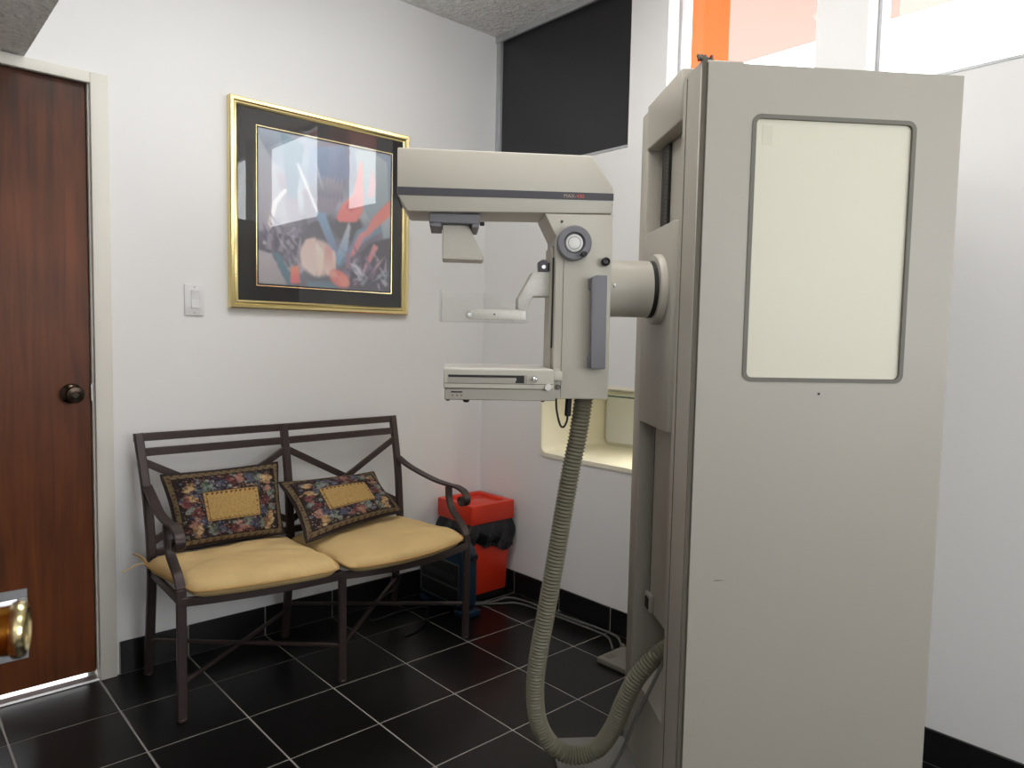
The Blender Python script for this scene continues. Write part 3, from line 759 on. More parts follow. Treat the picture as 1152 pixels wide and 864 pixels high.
sf.build('seat_frame', I)
for fr_, ra, rb in ((frontL, rear[0], rear[1]), (frontR, rear[1], rear[2])):
    for k in range(1, 6):
        t = k/6; i = t*10
        f0 = fr_[int(i)].lerp(fr_[min(10, int(i)+1)], i-int(i)); r0 = Vector(ra).lerp(Vector(rb), t)
        WMB(bench).bar([f0+Vector((0, 0, 0.011)), r0+Vector((0, 0, 0.011))], 0.036, 0.004, (0, 0, 1)).build('seat_slat', I)
# crossed stretchers near the floor
def P3(p, z): return Vector((p[0], p[1], z))
def rearz(p, z): return Vector((p[0], p[1]-0.024, z))
for a_, b_, dz in ((P3(FL_, 0.128), rearz(RC, 0.128), -0.006), (rearz(RL, 0.128), P3(FC, 0.128), 0.006), (P3(FC, 0.140), rearz(RR, 0.140), -0.006), (rearz(RC, 0.140), P3(FR, 0.140), 0.006)):
    WMB(bench).bar([a_+Vector((0, 0, dz)), b_+Vector((0, 0, dz))], 0.014, 0.012, (0, 0, 1)).build('stretcher', I)

# ---- seat cushions ------------------------------------------------
def cushion(corners, bowd, z0, thick, label, tie_side, cx, cy, ledge=None):
    root = thing('seat_cushion', label, 'cushion', (cx, cy, z0), 0, 'mustard seat cushions on the bench')
    c = [Vector((p[0], p[1], 0)) for p in corners]   # back-left, back-right, front-right, front-left
    nu, nv = 36, 30
    t = bmesh.new(); grid = {}
    rnd = random.Random(len(label))
    ph = [rnd.uniform(0, 6) for _ in range(6)]
    def pos(u, v):
        p = c[0].lerp(c[1], u).lerp(c[3].lerp(c[2], u), v)
        p = p + Vector((0, -bowd*4*u*(1-u)*v, 0)) - Vector((0.0, 0, 0))
        return p
    # round the outline
    def sq(s):  # keep sampling denser at edges
        return 0.5-0.5*math.cos(PI*s) if False else s
    for side_ in (0, 1):
        for i in range(nu+1):
            for k in range(nv+1):
                u, v = i/nu, k/nv
                eu, ev = abs(2*u-1), abs(2*v-1)
                # corner rounding
                e = (eu**9+ev**9)
                if eu > 0 and ev > 0:
                    m_ = max(eu, ev)
                    sc_ = m_/((eu**12+ev**12)**(1/12.0)) if (eu+ev) > 0 else 1
                else: sc_ = 1
                uu, vv = 0.5+(u-0.5)*sc_, 0.5+(v-0.5)*sc_
                m_ = max(eu, ev)
                hgt = (1-m_**5)**0.5 if m_ < 1 else 0
                wr = 0.0042*math.sin(uu*9+vv*5+ph[0])*math.sin(vv*11-uu*4+ph[1])+0.0030*math.sin(uu*21+3*math.sin(vv*5)+ph[2])*math.sin(vv*17+2*math.sin(uu*6)+ph[3])
                p = pos(uu, vv)
                zc = z0+thick*0.45
                p.z = zc+(thick*0.55*hgt+wr*hgt if side_ == 0 else -thick*0.45*min(1, hgt*1.6))
                if ledge: p.z += ledge(uu, vv)
                grid[(side_, i, k)] = t.verts.new(p)
    for side_ in (0, 1):
        for i in range(nu):
            for k in range(nv):
                q_ = [grid[(side_, i, k)], grid[(side_, i+1, k)], grid[(side_, i+1, k+1)], grid[(side_, i, k+1)]]
                t.faces.new(q_ if side_ else q_[::-1])
    bmesh.ops.remove_doubles(t, verts=t.verts, dist=0.0004)
    bmesh.ops.recalc_face_normals(t, faces=t.faces)
    w = WMB(root); w._merge(t); w.build('cushion_body', M['cushion'], smooth=80)
    # piping round the seam
    loop = []
    n = 24
    for s_ in range(4*n):
        e_, f = divmod(s_, n); f = f/n
        u, v = ((f, 0), (1, f), (1-f, 1), (0, 1-f))[e_]
        eu, ev = abs(2*u-1), abs(2*v-1)
        sc_ = max(eu, ev)/((eu**12+ev**12)**(1/12.0))
        p = pos(0.5+(u-0.5)*sc_, 0.5+(v-0.5)*sc_); p.z = z0+thick*0.47+(ledge(u, v) if ledge else 0)
        loop.append(p)
    w = WMB(root); w.tube(loop, 0.0042, 8, True); w.build('piping', M['piping'])
    if tie_side:
        for pts in tie_side:
            w = WMB(root); w.bar(spline(pts, 6), 0.013, 0.0035, (0, 0.3, 1)).build('tie_ribbon', M['cushion'])
    return root
CZ = SEATZ+0.0165
def DROOP(u, v): return -0.010*max(0.0, (v-0.78)/0.22)**2
c1 = cushion([(-1.096, 0.426), (-0.583, 0.430), (-0.572, -0.014), (-1.050, 0.070)], 0.018, CZ, 0.064,
             'left mustard seat cushion, tie ribbons poking out past the bench arm', 
             [[(-1.090, 0.40, 0.44), (-1.108, 0.395, 0.466), (-1.130, 0.392, 0.482)], [(-1.090, 0.398, 0.438), (-1.120, 0.40, 0.440), (-1.164, 0.40, 0.424)]], -0.83, 0.22, DROOP)
c2 = cushion([(-0.566, 0.430), (-0.050, 0.440), (0.006, 0.030), (-0.556, -0.020)], 0.052, CZ, 0.058,
             'right mustard seat cushion, nearest the red bin', None, -0.29, 0.22, DROOP)

# ---- pillows ------------------------------------------------------
def blob(img, u, v, ru, rv, col, rot=0.0, soft=0.15):
    H_, W_ = img.shape[:2]
    yy, xx = np.mgrid[0:H_, 0:W_]
    x = xx/(W_-1)-u; y = yy/(H_-1)-v
    c_, s_ = math.cos(rot), math.sin(rot)
    d = np.sqrt(((x*c_+y*s_)/ru)**2+((-x*s_+y*c_)/rv)**2)
    a = np.clip((1+soft-d)/(2*soft), 0, 1)[..., None]
    img[:] = img*(1-a)+np.array(col)/255.0*a
def poly(img, pts, col, col2=None, soft=0.0):
    H_, W_ = img.shape[:2]
    yy, xx = np.mgrid[0:H_, 0:W_]; x = xx/(W_-1); y = yy/(H_-1)
    ins = np.zeros((H_, W_), bool); n = len(pts)
    for i in range(n):
        x1, y1 = pts[i]; x2, y2 = pts[(i+1) % n]
        cond = ((y1 > y) != (y2 > y))
        with np.errstate(divide='ignore', invalid='ignore'):
            xi = (x2-x1)*(y-y1)/((y2-y1) if y2 != y1 else 1e-9)+x1
        ins ^= cond & (x < xi)
    if col2 is None: img[ins] = np.array(col)/255.0
    else:
        ymin, ymax = min(p[1] for p in pts), max(p[1] for p in pts)
        t = np.clip((y-ymin)/(ymax-ymin+1e-9), 0, 1)[..., None]
        g = np.array(col)/255.0*(1-t)+np.array(col2)/255.0*t
        img[ins] = g[ins]
def lin(img):
    return np.where(img <= 0.04045, img/12.92, ((img+0.055)/1.055)**2.4)

def tapestry(nu, nv, seed):
    rg = random.Random(seed)
    im = np.zeros((nv, nu, 3)); im[:] = np.array((44, 36, 34))/255.0
    asp = nu/nv
    def flower(u, v, s, cols):
        for k in range(11):
            a = rg.uniform(0, 6.28); d = rg.uniform(0, 0.8)*s
            blob(im, u+d*math.cos(a)/asp, v+d*math.sin(a), s*0.34/asp, s*0.26, rg.choice(cols), a, 0.3)
        blob(im, u, v, s*0.25/asp, s*0.2, cols[0], 0, 0.4)
    TAN = [(176, 146, 104), (150, 118, 80), (188, 160, 118), (112, 84, 62)]
    GRP = [(78, 80, 96), (60, 60, 78), (94, 94, 106), (46, 44, 56)]
    MAR = [(104, 58, 58), (84, 44, 46), (126, 82, 76), (60, 34, 36)]
    LEA = [(112, 120, 116), (90, 100, 92), (66, 76, 62), (126, 132, 124)]
    PNK = [(146, 106, 94), (160, 124, 106), (118, 80, 74)]
    for _ in range(520):
        u, v = rg.uniform(0.07, 0.93), rg.uniform(0.09, 0.91)
        s = rg.uniform(0.012, 0.034)
        blob(im, u, v, s/asp, s*rg.uniform(0.4, 1), rg.choice(LEA+PNK+GRP+MAR+[(44, 36, 34)]*3), rg.uniform(0, 3), 0.3)
    spots = [(0.17, 0.22, TAN), (0.17, 0.36, TAN), (0.33, 0.20, LEA), (0.40, 0.20, GRP), (0.52, 0.19, MAR), (0.60, 0.16, PNK), (0.70, 0.17, GRP), (0.78, 0.20, LEA),
             (0.86, 0.20, TAN), (0.86, 0.34, PNK), (0.15, 0.52, LEA), (0.20, 0.58, MAR), (0.84, 0.52, MAR), (0.88, 0.60, LEA), (0.16, 0.72, PNK), (0.18, 0.84, TAN),
             (0.30, 0.82, LEA), (0.38, 0.80, GRP), (0.50, 0.82, MAR), (0.58, 0.82, PNK), (0.68, 0.80, GRP), (0.78, 0.82, LEA), (0.86, 0.74, TAN), (0.85, 0.84, TAN), (0.24, 0.30, GRP), (0.80, 0.66, GRP),
             (0.46, 0.24, GRP), (0.30, 0.25, LEA), (0.12, 0.44, MAR), (0.88, 0.44, LEA), (0.24, 0.70, GRP), (0.64, 0.76, LEA)]
    for u, v, c in spots: flower(u, v, 0.095, c)
    for _ in range(700):   # woven flecks
        u, v = rg.uniform(0.06, 0.94), rg.uniform(0.08, 0.92)
        blob(im, u, v, 0.005, 0.007, rg.choice(TAN+GRP+MAR+LEA+[(34, 28, 27)]*8), 0, 0.4)
    V, U = np.mgrid[0:nv, 0:nu]; U = U/(nu-1); V = V/(nv-1)
    du = np.minimum(U, 1-U)*asp; dv = np.minimum(V, 1-V); d = np.minimum(du, dv)
    border = d < 0.072
    dots = (np.sin(U*asp*62+2*np.sin(V*40))*np.sin(V*70)) > 0.30
    im[border] = np.array((104, 92, 66))/255.0
    im[border & dots] = np.array((82, 56, 50))/255.0
    im[(d > 0.072) & (d < 0.088)] = np.array((30, 24, 24))/255.0
    im[d < 0.018] = np.array((40, 30, 28))/255.0
    gu0, gu1, gv0, gv1 = 0.265, 0.765, 0.305, 0.715
    g = (U > gu0) & (U < gu1) & (V > gv0) & (V < gv1)
    im[g] = np.array((168, 138, 86))/255.0
    dg = np.minimum(np.minimum(U-gu0, gu1-U)*asp, np.minimum(V-gv0, gv1-V))
    im[g & (dg < 0.05) & (((U*asp*16) % 1+(V*16) % 1) < 0.9) & (dg > 0.018)] = np.array((92, 62, 40))/255.0
    im[g & (dg < 0.012)] = np.array((60, 42, 34))/255.0
    nz = np.random.RandomState(seed).normal(0, 0.03, im.shape[:2])[..., None]
    return np.clip(im+nz, 0, 1)

def pillow(corners, thick, seed, label, bend=0.0, sag=0.045):
    """corners (TL, TR, BR, BL) of the seam; front normal faces the room"""
    c = [Vector(p) for p in corners]
    cen = sum(c, Vector())/4
    low = min(c, key=lambda p: p.z)
    root = thing('throw_pillow', label, 'pillow', (cen.x, cen.y, low.z), 0, 'tapestry pillows on the bench')
    nrm = (c[1]-c[0]).cross(c[3]-c[0]).normalized()   # +: towards the back or front
    if nrm.y > 0: nrm = -nrm
    nu, nv = 150, 100
    img = lin(tapestry(nu+1, nv+1, seed))
    def surf(side_):
        t = bmesh.new(); vs = []
        lay = t.verts.layers.float_color.new('paint')
        n1, n2 = (nu, nv) if side_ > 0 else (40, 28)
        for k in range(n2+1):
            row = []
            for i in range(n1+1):
                u, v = i/n1, k/n2
                p = c[0].lerp(c[1], u).lerp(c[3].lerp(c[2], u), v)
                eu, ev = 1-(2*u-1)**2, 1-(2*v-1)**2
                # edges pull in a little between the corners
                mid = cen
                p = p.lerp(mid, sag*(eu*(1-ev)+ev*(1-eu)))
                hgt = max(0.0, eu*ev)**0.42
                p = p+nrm*side_*thick*hgt*0.5
                p = p+nrm*bend*(2*u-1)**2
                vtx = t.verts.new(p)
                if side_ > 0:
                    cc = img[k, i]; vtx[lay] = (cc[0], cc[1], cc[2], 1)
                row.append(vtx)
            vs.append(row)
        for k in range(n2):
            for i in range(n1): t.faces.new((vs[k][i], vs[k][i+1], vs[k+1][i+1], vs[k+1][i]))
        bmesh.ops.recalc_face_normals(t, faces=t.faces)
        return t
    def direct(t, name, m):
        bmesh.ops.transform(t, matrix=local(root), verts=t.verts)
        me = bpy.data.meshes.new(name); t.to_mesh(me); t.free(); me.materials.append(m)
        for p in me.polygons: p.use_smooth = True
        o = bpy.data.objects.new(name, me); COL.objects.link(o); o.parent = root
        return o
    direct(surf(1), 'pillow_front', M['tapestry']); direct(surf(-1), 'pillow_back', M['olive'])
    loop = []
    n = 20
    for s_ in range(4*n):
        e_, f = divmod(s_, n); f = f/n
        u, v = ((f, 0), (1, f), (1-f, 1), (0, 1-f))[e_]
        p = c[0].lerp(c[1], u).lerp(c[3].lerp(c[2], u), v)
        eu, ev = 1-(2*u-1)**2, 1-(2*v-1)**2
        p = p.lerp(cen, sag*(eu*(1-ev)+ev*(1-eu)))+nrm*bend*(2*u-1)**2
        loop.append(p)
    w = WMB(root); w.tube(loop, 0.0048, 8, True); w.build('pillow_piping', M['piping_dark'])
    return root
pillow([(-1.026, 0.452, 0.726), (-0.602, 0.452, 0.728), (-0.624, 0.350, 0.474), (-0.994, 0.372, 0.478)], 0.09, 3,
       'tapestry pillow standing upright on the left cushion, by the left arm')
pillow([(-0.603, 0.435, 0.651), (-0.176, 0.447, 0.643), (-0.096, 0.340, 0.482), (-0.609, 0.190, 0.474)], 0.09, 5,
       'tapestry pillow slumped back on the right cushion', sag=0.085)

# ================================================================== PICTURE
pic = thing('framed_picture', 'gilt framed flower print with wide black mat on the white wall', 'picture', (-0.34, YA, 1.322))
px0, px1, pz0, pz1 = -0.741, 0.062, 1.322, 2.117
fw = 0.034
yb, yf = YA-0.0006, YA-0.030
def frame_ring(root, x0, x1, z0, z1, w, y0, y1, name, m, parent=None):
    out = [(x0, z0), (x1, z0), (x1, z1), (x0, z1)]; t = bmesh.new()
    prof = [(0.0, y1), (0.0, y0+0.004), (0.12, y0), (0.42, y0+0.001), (0.55, y0+0.006), (0.75, y0+0.004), (0.92, y0+0.007), (1.0, y0+0.012), (1.0, y1)]
    rings = []
    for q_, yy in prof:
        d = q_*w
        rings.append([t.verts.new(p) for p in ((x0+d, yy, z0+d), (x1-d, yy, z0+d), (x1-d, yy, z1-d), (x0+d, yy, z1-d))])
    for a_, b_ in zip(rings, rings[1:]+rings[:1]):
        for k in range(4): t.faces.new((a_[k], a_[(k+1) % 4], b_[(k+1) % 4], b_[k]))
    bmesh.ops.recalc_face_normals(t, faces=t.faces)
    w_ = WMB(root); w_._merge(t); return w_.build(name, m, parent, smooth=30)
frame_ring(pic, px0, px1, pz0, pz1, fw, yf, yb, 'gilt_frame', M['gold'])
WMB(pic).box(px0+fw-0.004, px1-fw+0.004, YA-0.014, YA-0.008, pz0+fw-0.004, pz1-fw+0.004).build('black_mat', M['mat_black'], smooth=0)
ax0, ax1, az0, az1 = -0.628, -0.027, 1.420, 2.020
fil = frame_ring(pic, ax0-0.009, ax1+0.009, az0-0.009, az1+0.009, 0.010, YA-0.0165, YA-0.0139, 'gold_fillet', M['pale_brass'])

def painting(n):
    rg = random.Random(11)
    im = np.zeros((n, n, 3))
    V, U = np.mgrid[0:n, 0:n]/(n-1)
    base = np.array((150, 170, 190))/255.0; mid = np.array((120, 124, 146))/255.0; dk = np.array((88, 88, 102))/255.0
    t = np.clip((U*0.35+V*0.9), 0, 1)[..., None]
    im[:] = base*(1-t)+dk*t
    # soft background cloud patches
    for _ in range(60):
        u, v = rg.random(), rg.random()
        c = rg.choice([(150, 175, 196), (130, 150, 178), (150, 140, 160), (118, 128, 150), (168, 180, 192)]) if v < 0.55 else rg.choice([(86, 86, 98), (72, 70, 82), (96, 92, 112), (110, 104, 126)])
        blob(im, u, v, rg.uniform(0.05, 0.14), rg.uniform(0.04, 0.10), c, rg.uniform(0, 3), 0.9)
    # left leaf folds
    poly(im, [(0, 0.05), (0.10, 0.2), (0.26, 0.30), (0.30, 0.55), (0.05, 0.66), (0, 0.66)], (168, 180, 192), (150, 148, 162))
    poly(im, [(0.12, 0.26), (0.24, 0.30), (0.30, 0.55), (0.22, 0.60)], (150, 136, 156), (130, 122, 146))
    poly(im, [(0.15, 0.0), (0.32, 0.05), (0.26, 0.42), (0.20, 0.42)], (112, 148, 168), (96, 122, 150))
    poly(im, [(0.36, 0.06), (0.62, 0.0), (0.66, 0.22), (0.50, 0.30), (0.34, 0.30)], (136, 164, 200), (110, 130, 166))
    poly(im, [(0.30, 0.36), (0.50, 0.24), (0.62, 0.30), (0.54, 0.48), (0.34, 0.58)], (150, 142, 160), (120, 116, 140))
    for k in range(9):
        x = 0.36+0.028*k; poly(im, [(x, 0.30), (x+0.016, 0.22), (x+0.028, 0.36), (x+0.008, 0.40)], (170, 176, 190), (100, 104, 128))
    # white curved line at left
    poly(im, [(0.18, 0.36), (0.20, 0.37), (0.13, 0.46), (0.06, 0.74), (0.03, 0.74), (0.10, 0.46)], (236, 238, 240), (214, 210, 204))
    poly(im, [(0.26, 0.18), (0.275, 0.18), (0.46, 0.56), (0.44, 0.56)], (232, 232, 240))
    # dark oval and blue-grey leaves
    blob(im, 0.655, 0.565, 0.115, 0.105, (66, 66, 74), -0.5, 0.12)
    poly(im, [(0.70, 0.02), (0.84, 0.0), (0.97, 0.06), (0.99, 0.40), (0.84, 0.52), (0.76, 0.40)], (172, 186, 190), (128, 150, 164))
    poly(im, [(0.99, 0.42), (1, 0.52), (0.74, 0.68), (0.66, 0.72), (0.72, 0.58)], (104, 152, 176), (96, 122, 152))
    poly(im, [(0.92, 0.50), (1, 0.44), (1, 0.78), (0.95, 0.66)], (186, 196, 202), (110, 140, 164))
    poly(im, [(0.40, 0.50), (0.47, 0.48), (0.57, 0.72), (0.56, 0.80), (0.50, 0.70)], (116, 156, 190), (100, 116, 160))
    poly(im, [(0.66, 0.52), (0.67, 0.56), (0.65, 0.72), (0.57, 0.86), (0.56, 0.76)], (196, 190, 196), (92, 150, 196))
    poly(im, [(0.70, 0.64), (0.86, 0.58), (0.64, 0.80), (0.57, 0.87)], (118, 132, 172), (98, 124, 160))
    # coral bird shaped bloom
    poly(im, [(0.745, 0.08), (0.765, 0.10), (0.775, 0.36), (0.77, 0.44), (0.72, 0.52), (0.58, 0.535), (0.555, 0.51), (0.60, 0.41), (0.69, 0.33)], (236, 150, 144), (232, 108, 104))
    poly(im, [(0.62, 0.42), (0.70, 0.34), (0.74, 0.36), (0.68, 0.46)], (212, 96, 100))
    poly(im, [(1.0, 0.32), (1.0, 0.44), (0.80, 0.62), (0.76, 0.62), (0.86, 0.46)], (238, 120, 100), (226, 128, 128))
    poly(im, [(0.84, 0.12), (0.88, 0.22), (0.86, 0.32), (0.80, 0.34)], (222, 158, 166), (206, 150, 164))
    poly(im, [(0.74, 0.60), (0.82, 0.55), (0.72, 0.74), (0.66, 0.78), (0.70, 0.68)], (224, 140, 140), (210, 120, 132))
    # dark ground lower right, spiky foliage
    poly(im, [(0.66, 0.82), (0.82, 0.66), (1, 0.60), (1, 1), (0.60, 1)], (66, 66, 76), (70, 70, 86))
    poly(im, [(0.86, 0.66), (0.90, 0.68), (0.80, 0.86), (0.76, 0.88)], (220, 140, 150), (206, 112, 128))
    for k in range(34):
        x = rg.uniform(0.62, 0.98); y = rg.uniform(0.78, 0.97); a = rg.uniform(-2.6, -0.5); L_ = rg.uniform(0.06, 0.15); w = rg.uniform(0.008, 0.02)
        tip = (x+L_*math.cos(a), y+L_*math.sin(a)); nx, ny = -math.sin(a)*w, math.cos(a)*w
        poly(im, [(x-nx, y-ny), tip, (x+nx, y+ny)], rg.choice([(150, 142, 168), (112, 104, 134), (176, 172, 190), (128, 140, 164), (92, 84, 108), (150, 110, 136)]))
    # purple iris lower left
    for k in range(52):
        x = rg.uniform(0.06, 0.34); y = rg.uniform(0.64, 0.96); a = rg.uniform(-2.4, -0.7); L_ = rg.uniform(0.06, 0.16); w = rg.uniform(0.010, 0.022)
        tip = (x+L_*math.cos(a), y+L_*math.sin(a)); nx, ny = -math.sin(a)*w, math.cos(a)*w
        poly(im, [(x-nx, y-ny), tip, (x+nx, y+ny)], rg.choice([(124, 116, 142), (98, 92, 116), (146, 138, 160), (84, 80, 100), (166, 160, 176)]))
    poly(im, [(0.0, 0.78), (0.09, 0.80), (0.20, 1.0), (0.0, 1.0)], (186, 180, 186), (168, 162, 168))
    poly(im, [(0.09, 0.78), (0.15, 0.80), (0.26, 1.0), (0.20, 1.0)], (92, 124, 146), (84, 122, 142))
    poly(im, [(0.22, 0.88), (0.28, 0.86), (0.29, 0.98), (0.22, 0.99)], (240, 150, 120), (232, 100, 112))
    # pale tulip
    blob(im, 0.42, 0.80, 0.135, 0.125, (214, 186, 180), 0.2, 0.10)
    poly(im, [(0.33, 0.68), (0.40, 0.66), (0.43, 0.80), (0.40, 0.93), (0.30, 0.86), (0.29, 0.76)], (224, 190, 184), (236, 218, 206))
    poly(im, [(0.40, 0.69), (0.46, 0.74), (0.47, 0.86), (0.42, 0.94), (0.41, 0.80)], (238, 222, 206), (240, 216, 200))
    poly(im, [(0.48, 0.71), (0.55, 0.74), (0.555, 0.86), (0.50, 0.92), (0.46, 0.86)], (216, 142, 140), (240, 220, 206))
    poly(im, [(0.53, 0.73), (0.555, 0.76), (0.56, 0.88), (0.535, 0.88)], (238, 220, 210), (232, 190, 180))
    # coral buds
    blob(im, 0.585, 0.93, 0.085, 0.055, (228, 118, 112), 0.5, 0.1)
    blob(im, 0.62, 0.945, 0.050, 0.035, (240, 138, 126), 0.6, 0.2)
    blob(im, 0.54, 0.905, 0.03, 0.022, (238, 160, 148), 0.3, 0.3)
    poly(im, [(0.34, 0.96), (0.52, 0.95), (0.58, 1.0), (0.34, 1.0)], (86, 104, 128), (92, 126, 146))
    blob(im, 0.74, 0.86, 0.014, 0.05, (206, 206, 220), -0.6, 0.3); blob(im, 0.70, 0.83, 0.03, 0.012, (196, 198, 214), 0.4, 0.3)
    for x0, y0, x1, y1, c in ((0.12, 0.66, 0.22, 0.80, (188, 182, 196)), (0.20, 0.64, 0.30, 0.76, (170, 164, 182)), (0.30, 0.66, 0.26, 0.86, (160, 152, 174)), (0.68, 0.84, 0.78, 0.94, (206, 206, 222)),
                              (0.80, 0.80, 0.76, 0.96, (180, 172, 198)), (0.96, 0.74, 0.82, 0.90, (226, 170, 186)), (0.98, 0.86, 0.84, 0.94, (150, 172, 196)), (0.90, 0.94, 0.92, 1.0, (196, 186, 206)), (0.40, 0.14, 0.46, 0.34, (214, 218, 228))):
        w_ = 0.010; dx, dy = x1-x0, y1-y0; l_ = math.hypot(dx, dy); nx, ny = -dy/l_*w_, dx/l_*w_
        poly(im, [(x0, y0), (x0+dx*0.4+nx, y0+dy*0.4+ny), (x1, y1), (x0+dx*0.4-nx*0.4, y0+dy*0.4-ny*0.4)], c)
    # canvas softening
    for _ in range(2):
        im = (im+np.roll(im, 1, 0)+np.roll(im, -1, 0)+np.roll(im, 1, 1)+np.roll(im, -1, 1))/5
    return np.clip(im+np.random.RandomState(2).normal(0, 0.012, im.shape[:2])[..., None], 0, 1)
n = 180
img = lin(np.clip(painting(n+1)*0.72+0.25, 0, 1))
xs = np.linspace(ax0+0.001, ax1-0.001, n+1); zs = np.linspace(az1-0.001, az0+0.001, n+1)
XX, ZZ = np.meshgrid(xs, zs)
ml = local(pic)
vv_ = [tuple(ml @ Vector((x, YA-0.0145, z))) for x, z in zip(XX.ravel(), ZZ.ravel())]
ff_ = [(k*(n+1)+i, (k+1)*(n+1)+i, (k+1)*(n+1)+i+1, k*(n+1)+i+1) for k in range(n) for i in range(n)]
me = bpy.data.meshes.new('art_print'); me.from_pydata(vv_, [], ff_)
ca = me.color_attributes.new('paint', 'FLOAT_COLOR', 'POINT')
ca.data.foreach_set('color', np.concatenate([img.reshape(-1, 3), np.ones(((n+1)**2, 1))], 1).astype(np.float32).ravel())
me.materials.append(M['artprint'])
ap = bpy.data.objects.new('art_print', me); COL.objects.link(ap); ap.parent = pic
WMB(pic).box(px0+fw-0.003, px1-fw+0.003, YA-0.0205, YA-0.0185, pz0+fw-0.003, pz1-fw+0.003).build('picture_glass', M['pic_glass'], smooth=0)

# ---- light switch -------------------------------------------------
sw = thing('light_switch', 'white rocker light switch plate between the door and the picture', 'light switch', (-0.866, YA, 1.288))
pl = WMB(sw).box(-0.901, -0.831, YA-0.007, YA-0.0004, 1.288, 1.402, 0.002, 2).build('switch_plate', M['switch'])
WMB(sw).ring([(-0.881, 1.313), (-0.846, 1.313), (-0.846, 1.382), (-0.881, 1.382)], [(-0.8785, 1.3155), (-0.8485, 1.3155), (-0.8485, 1.3795), (-0.8785, 1.3795)], YA-0.0085, YA-0.0068).build('switch_surround', M['switch'], smooth=0)
WMB(sw).prism([(YA-0.0069, 1.316), (YA-0.0115, 1.316), (YA-0.0085, 1.3475), (YA-0.0105, 1.379), (YA-0.0069, 1.379)], -0.878, -0.849, 'x').build('rocker', M['switch'], smooth=0)
for z_ in (1.393, 1.299): WMB(sw).cyl((-0.866, YA-0.0069, z_), (-0.866, YA-0.0082, z_), 0.003, 12).build('screw', M['steel'])

# ================================================================== CORNER CLUTTER
# bin
bx0, bx1, by0, by1 = 0.240, 0.500, 0.288, 0.548
bin_ = thing('waste_bin', 'red-orange square swing-top bin with black liner, in the corner', 'bin', (0.37, 0.418, 0))
WMB(bin_).prism([(bx0+0.03, by0+0.03), (bx1-0.03, by0+0.03), (bx1-0.03, by1-0.03), (bx0+0.03, by1-0.03)], 0.0005, 0.032, 'z', 0.004, 1).build('bin_base', M['black'])
t = bmesh.new()
def frustum(t, z0, i0, z1, i1):
    a = [t.verts.new(p) for p in ((bx0+i0, by0+i0, z0), (bx1-i0, by0+i0, z0), (bx1-i0, by1-i0, z0), (bx0+i0, by1-i0, z0))]
    b_ = [t.verts.new(p) for p in ((bx0+i1, by0+i1, z1), (bx1-i1, by0+i1, z1), (bx1-i1, by1-i1, z1), (bx0+i1, by1-i1, z1))]
    t.faces.new(a[::-1]); t.faces.new(b_)
    for k in range(4): t.faces.new((a[k], a[(k+1) % 4], b_[(k+1) % 4], b_[k]))
    bmesh.ops.recalc_face_normals(t, faces=t.faces)
    bmesh.ops.bevel(t, geom=[e for e in t.edges], offset=0.006, segments=2, profile=0.5, affect='EDGES')
frustum(t, 0.0325, 0.024, 0.362, 0.012)
w = WMB(bin_); w._merge(t); w.build('bin_body', M['red'])
# lid: hollow-topped cap with a recessed flap
lid = WMB(bin_)
lid.ring([(bx0, by0), (bx1, by0), (bx1, by1), (bx0, by1)], [(bx0+0.030, by0+0.030), (bx1-0.030, by0+0.030), (bx1-0.030, by1-0.030), (bx0+0.030, by1-0.030)], 0.372, 0.460, 'z')
bmesh.ops.bevel(lid.bm, geom=[e for e in lid.bm.edges if e.calc_length() > 0.05], offset=0.004, segments=2, profile=0.5, affect='EDGES')
lo = lid.build('bin_lid', M['red'])
WMB(bin_).box(bx0+0.031, bx1-0.031, by0+0.031, by1-0.031, 0.430, 0.4475, 0.003, 2).build('swing_flap', M['red'], lo)
# crumpled liner overhanging the rim
t = bmesh.new(); rows = []
rg = random.Random(4)
per = 96
for k in range(12):
    t_k = k/11; row = []
    for i in range(per):
        s_ = i/per*4; e_ = int(s_) % 4; f = s_-int(s_)
        cx, cy = ((bx0+f*(bx1-bx0), by0), (bx1, by0+f*(by1-by0)), (bx1-f*(bx1-bx0), by1), (bx0, by1-f*(by1-by0)))[e_]
        d = Vector((cx-(bx0+bx1)/2, cy-(by0+by1)/2, 0)).normalized()
        hem = 0.250+0.020*math.sin(i*0.21+0.6)+0.010*math.sin(i*0.55)
        z = 0.3715+(hem-0.3715)*t_k
        off = -0.010+0.016*math.sin(PI*min(1, t_k*1.15))+(0.002+0.005*t_k)*math.sin(i*0.78+2.2*t_k)+0.003*math.sin(i*1.9+5*t_k)*t_k
        p = Vector((cx, cy, z))+d*off
        p.x = max(min(p.x, XB-0.004), 0.222); p.y = min(p.y, BBY-0.002)
        row.append(t.verts.new(p))
    rows.append(row)
for a_, b_ in zip(rows, rows[1:]):
    for i in range(per): t.faces.new((a_[i], a_[(i+1) % per], b_[(i+1) % per], b_[i]))
bmesh.ops.recalc_face_normals(t, faces=t.faces)
w = WMB(bin_); w._merge(t); w.build('bin_liner', M['bag'], smooth=60)

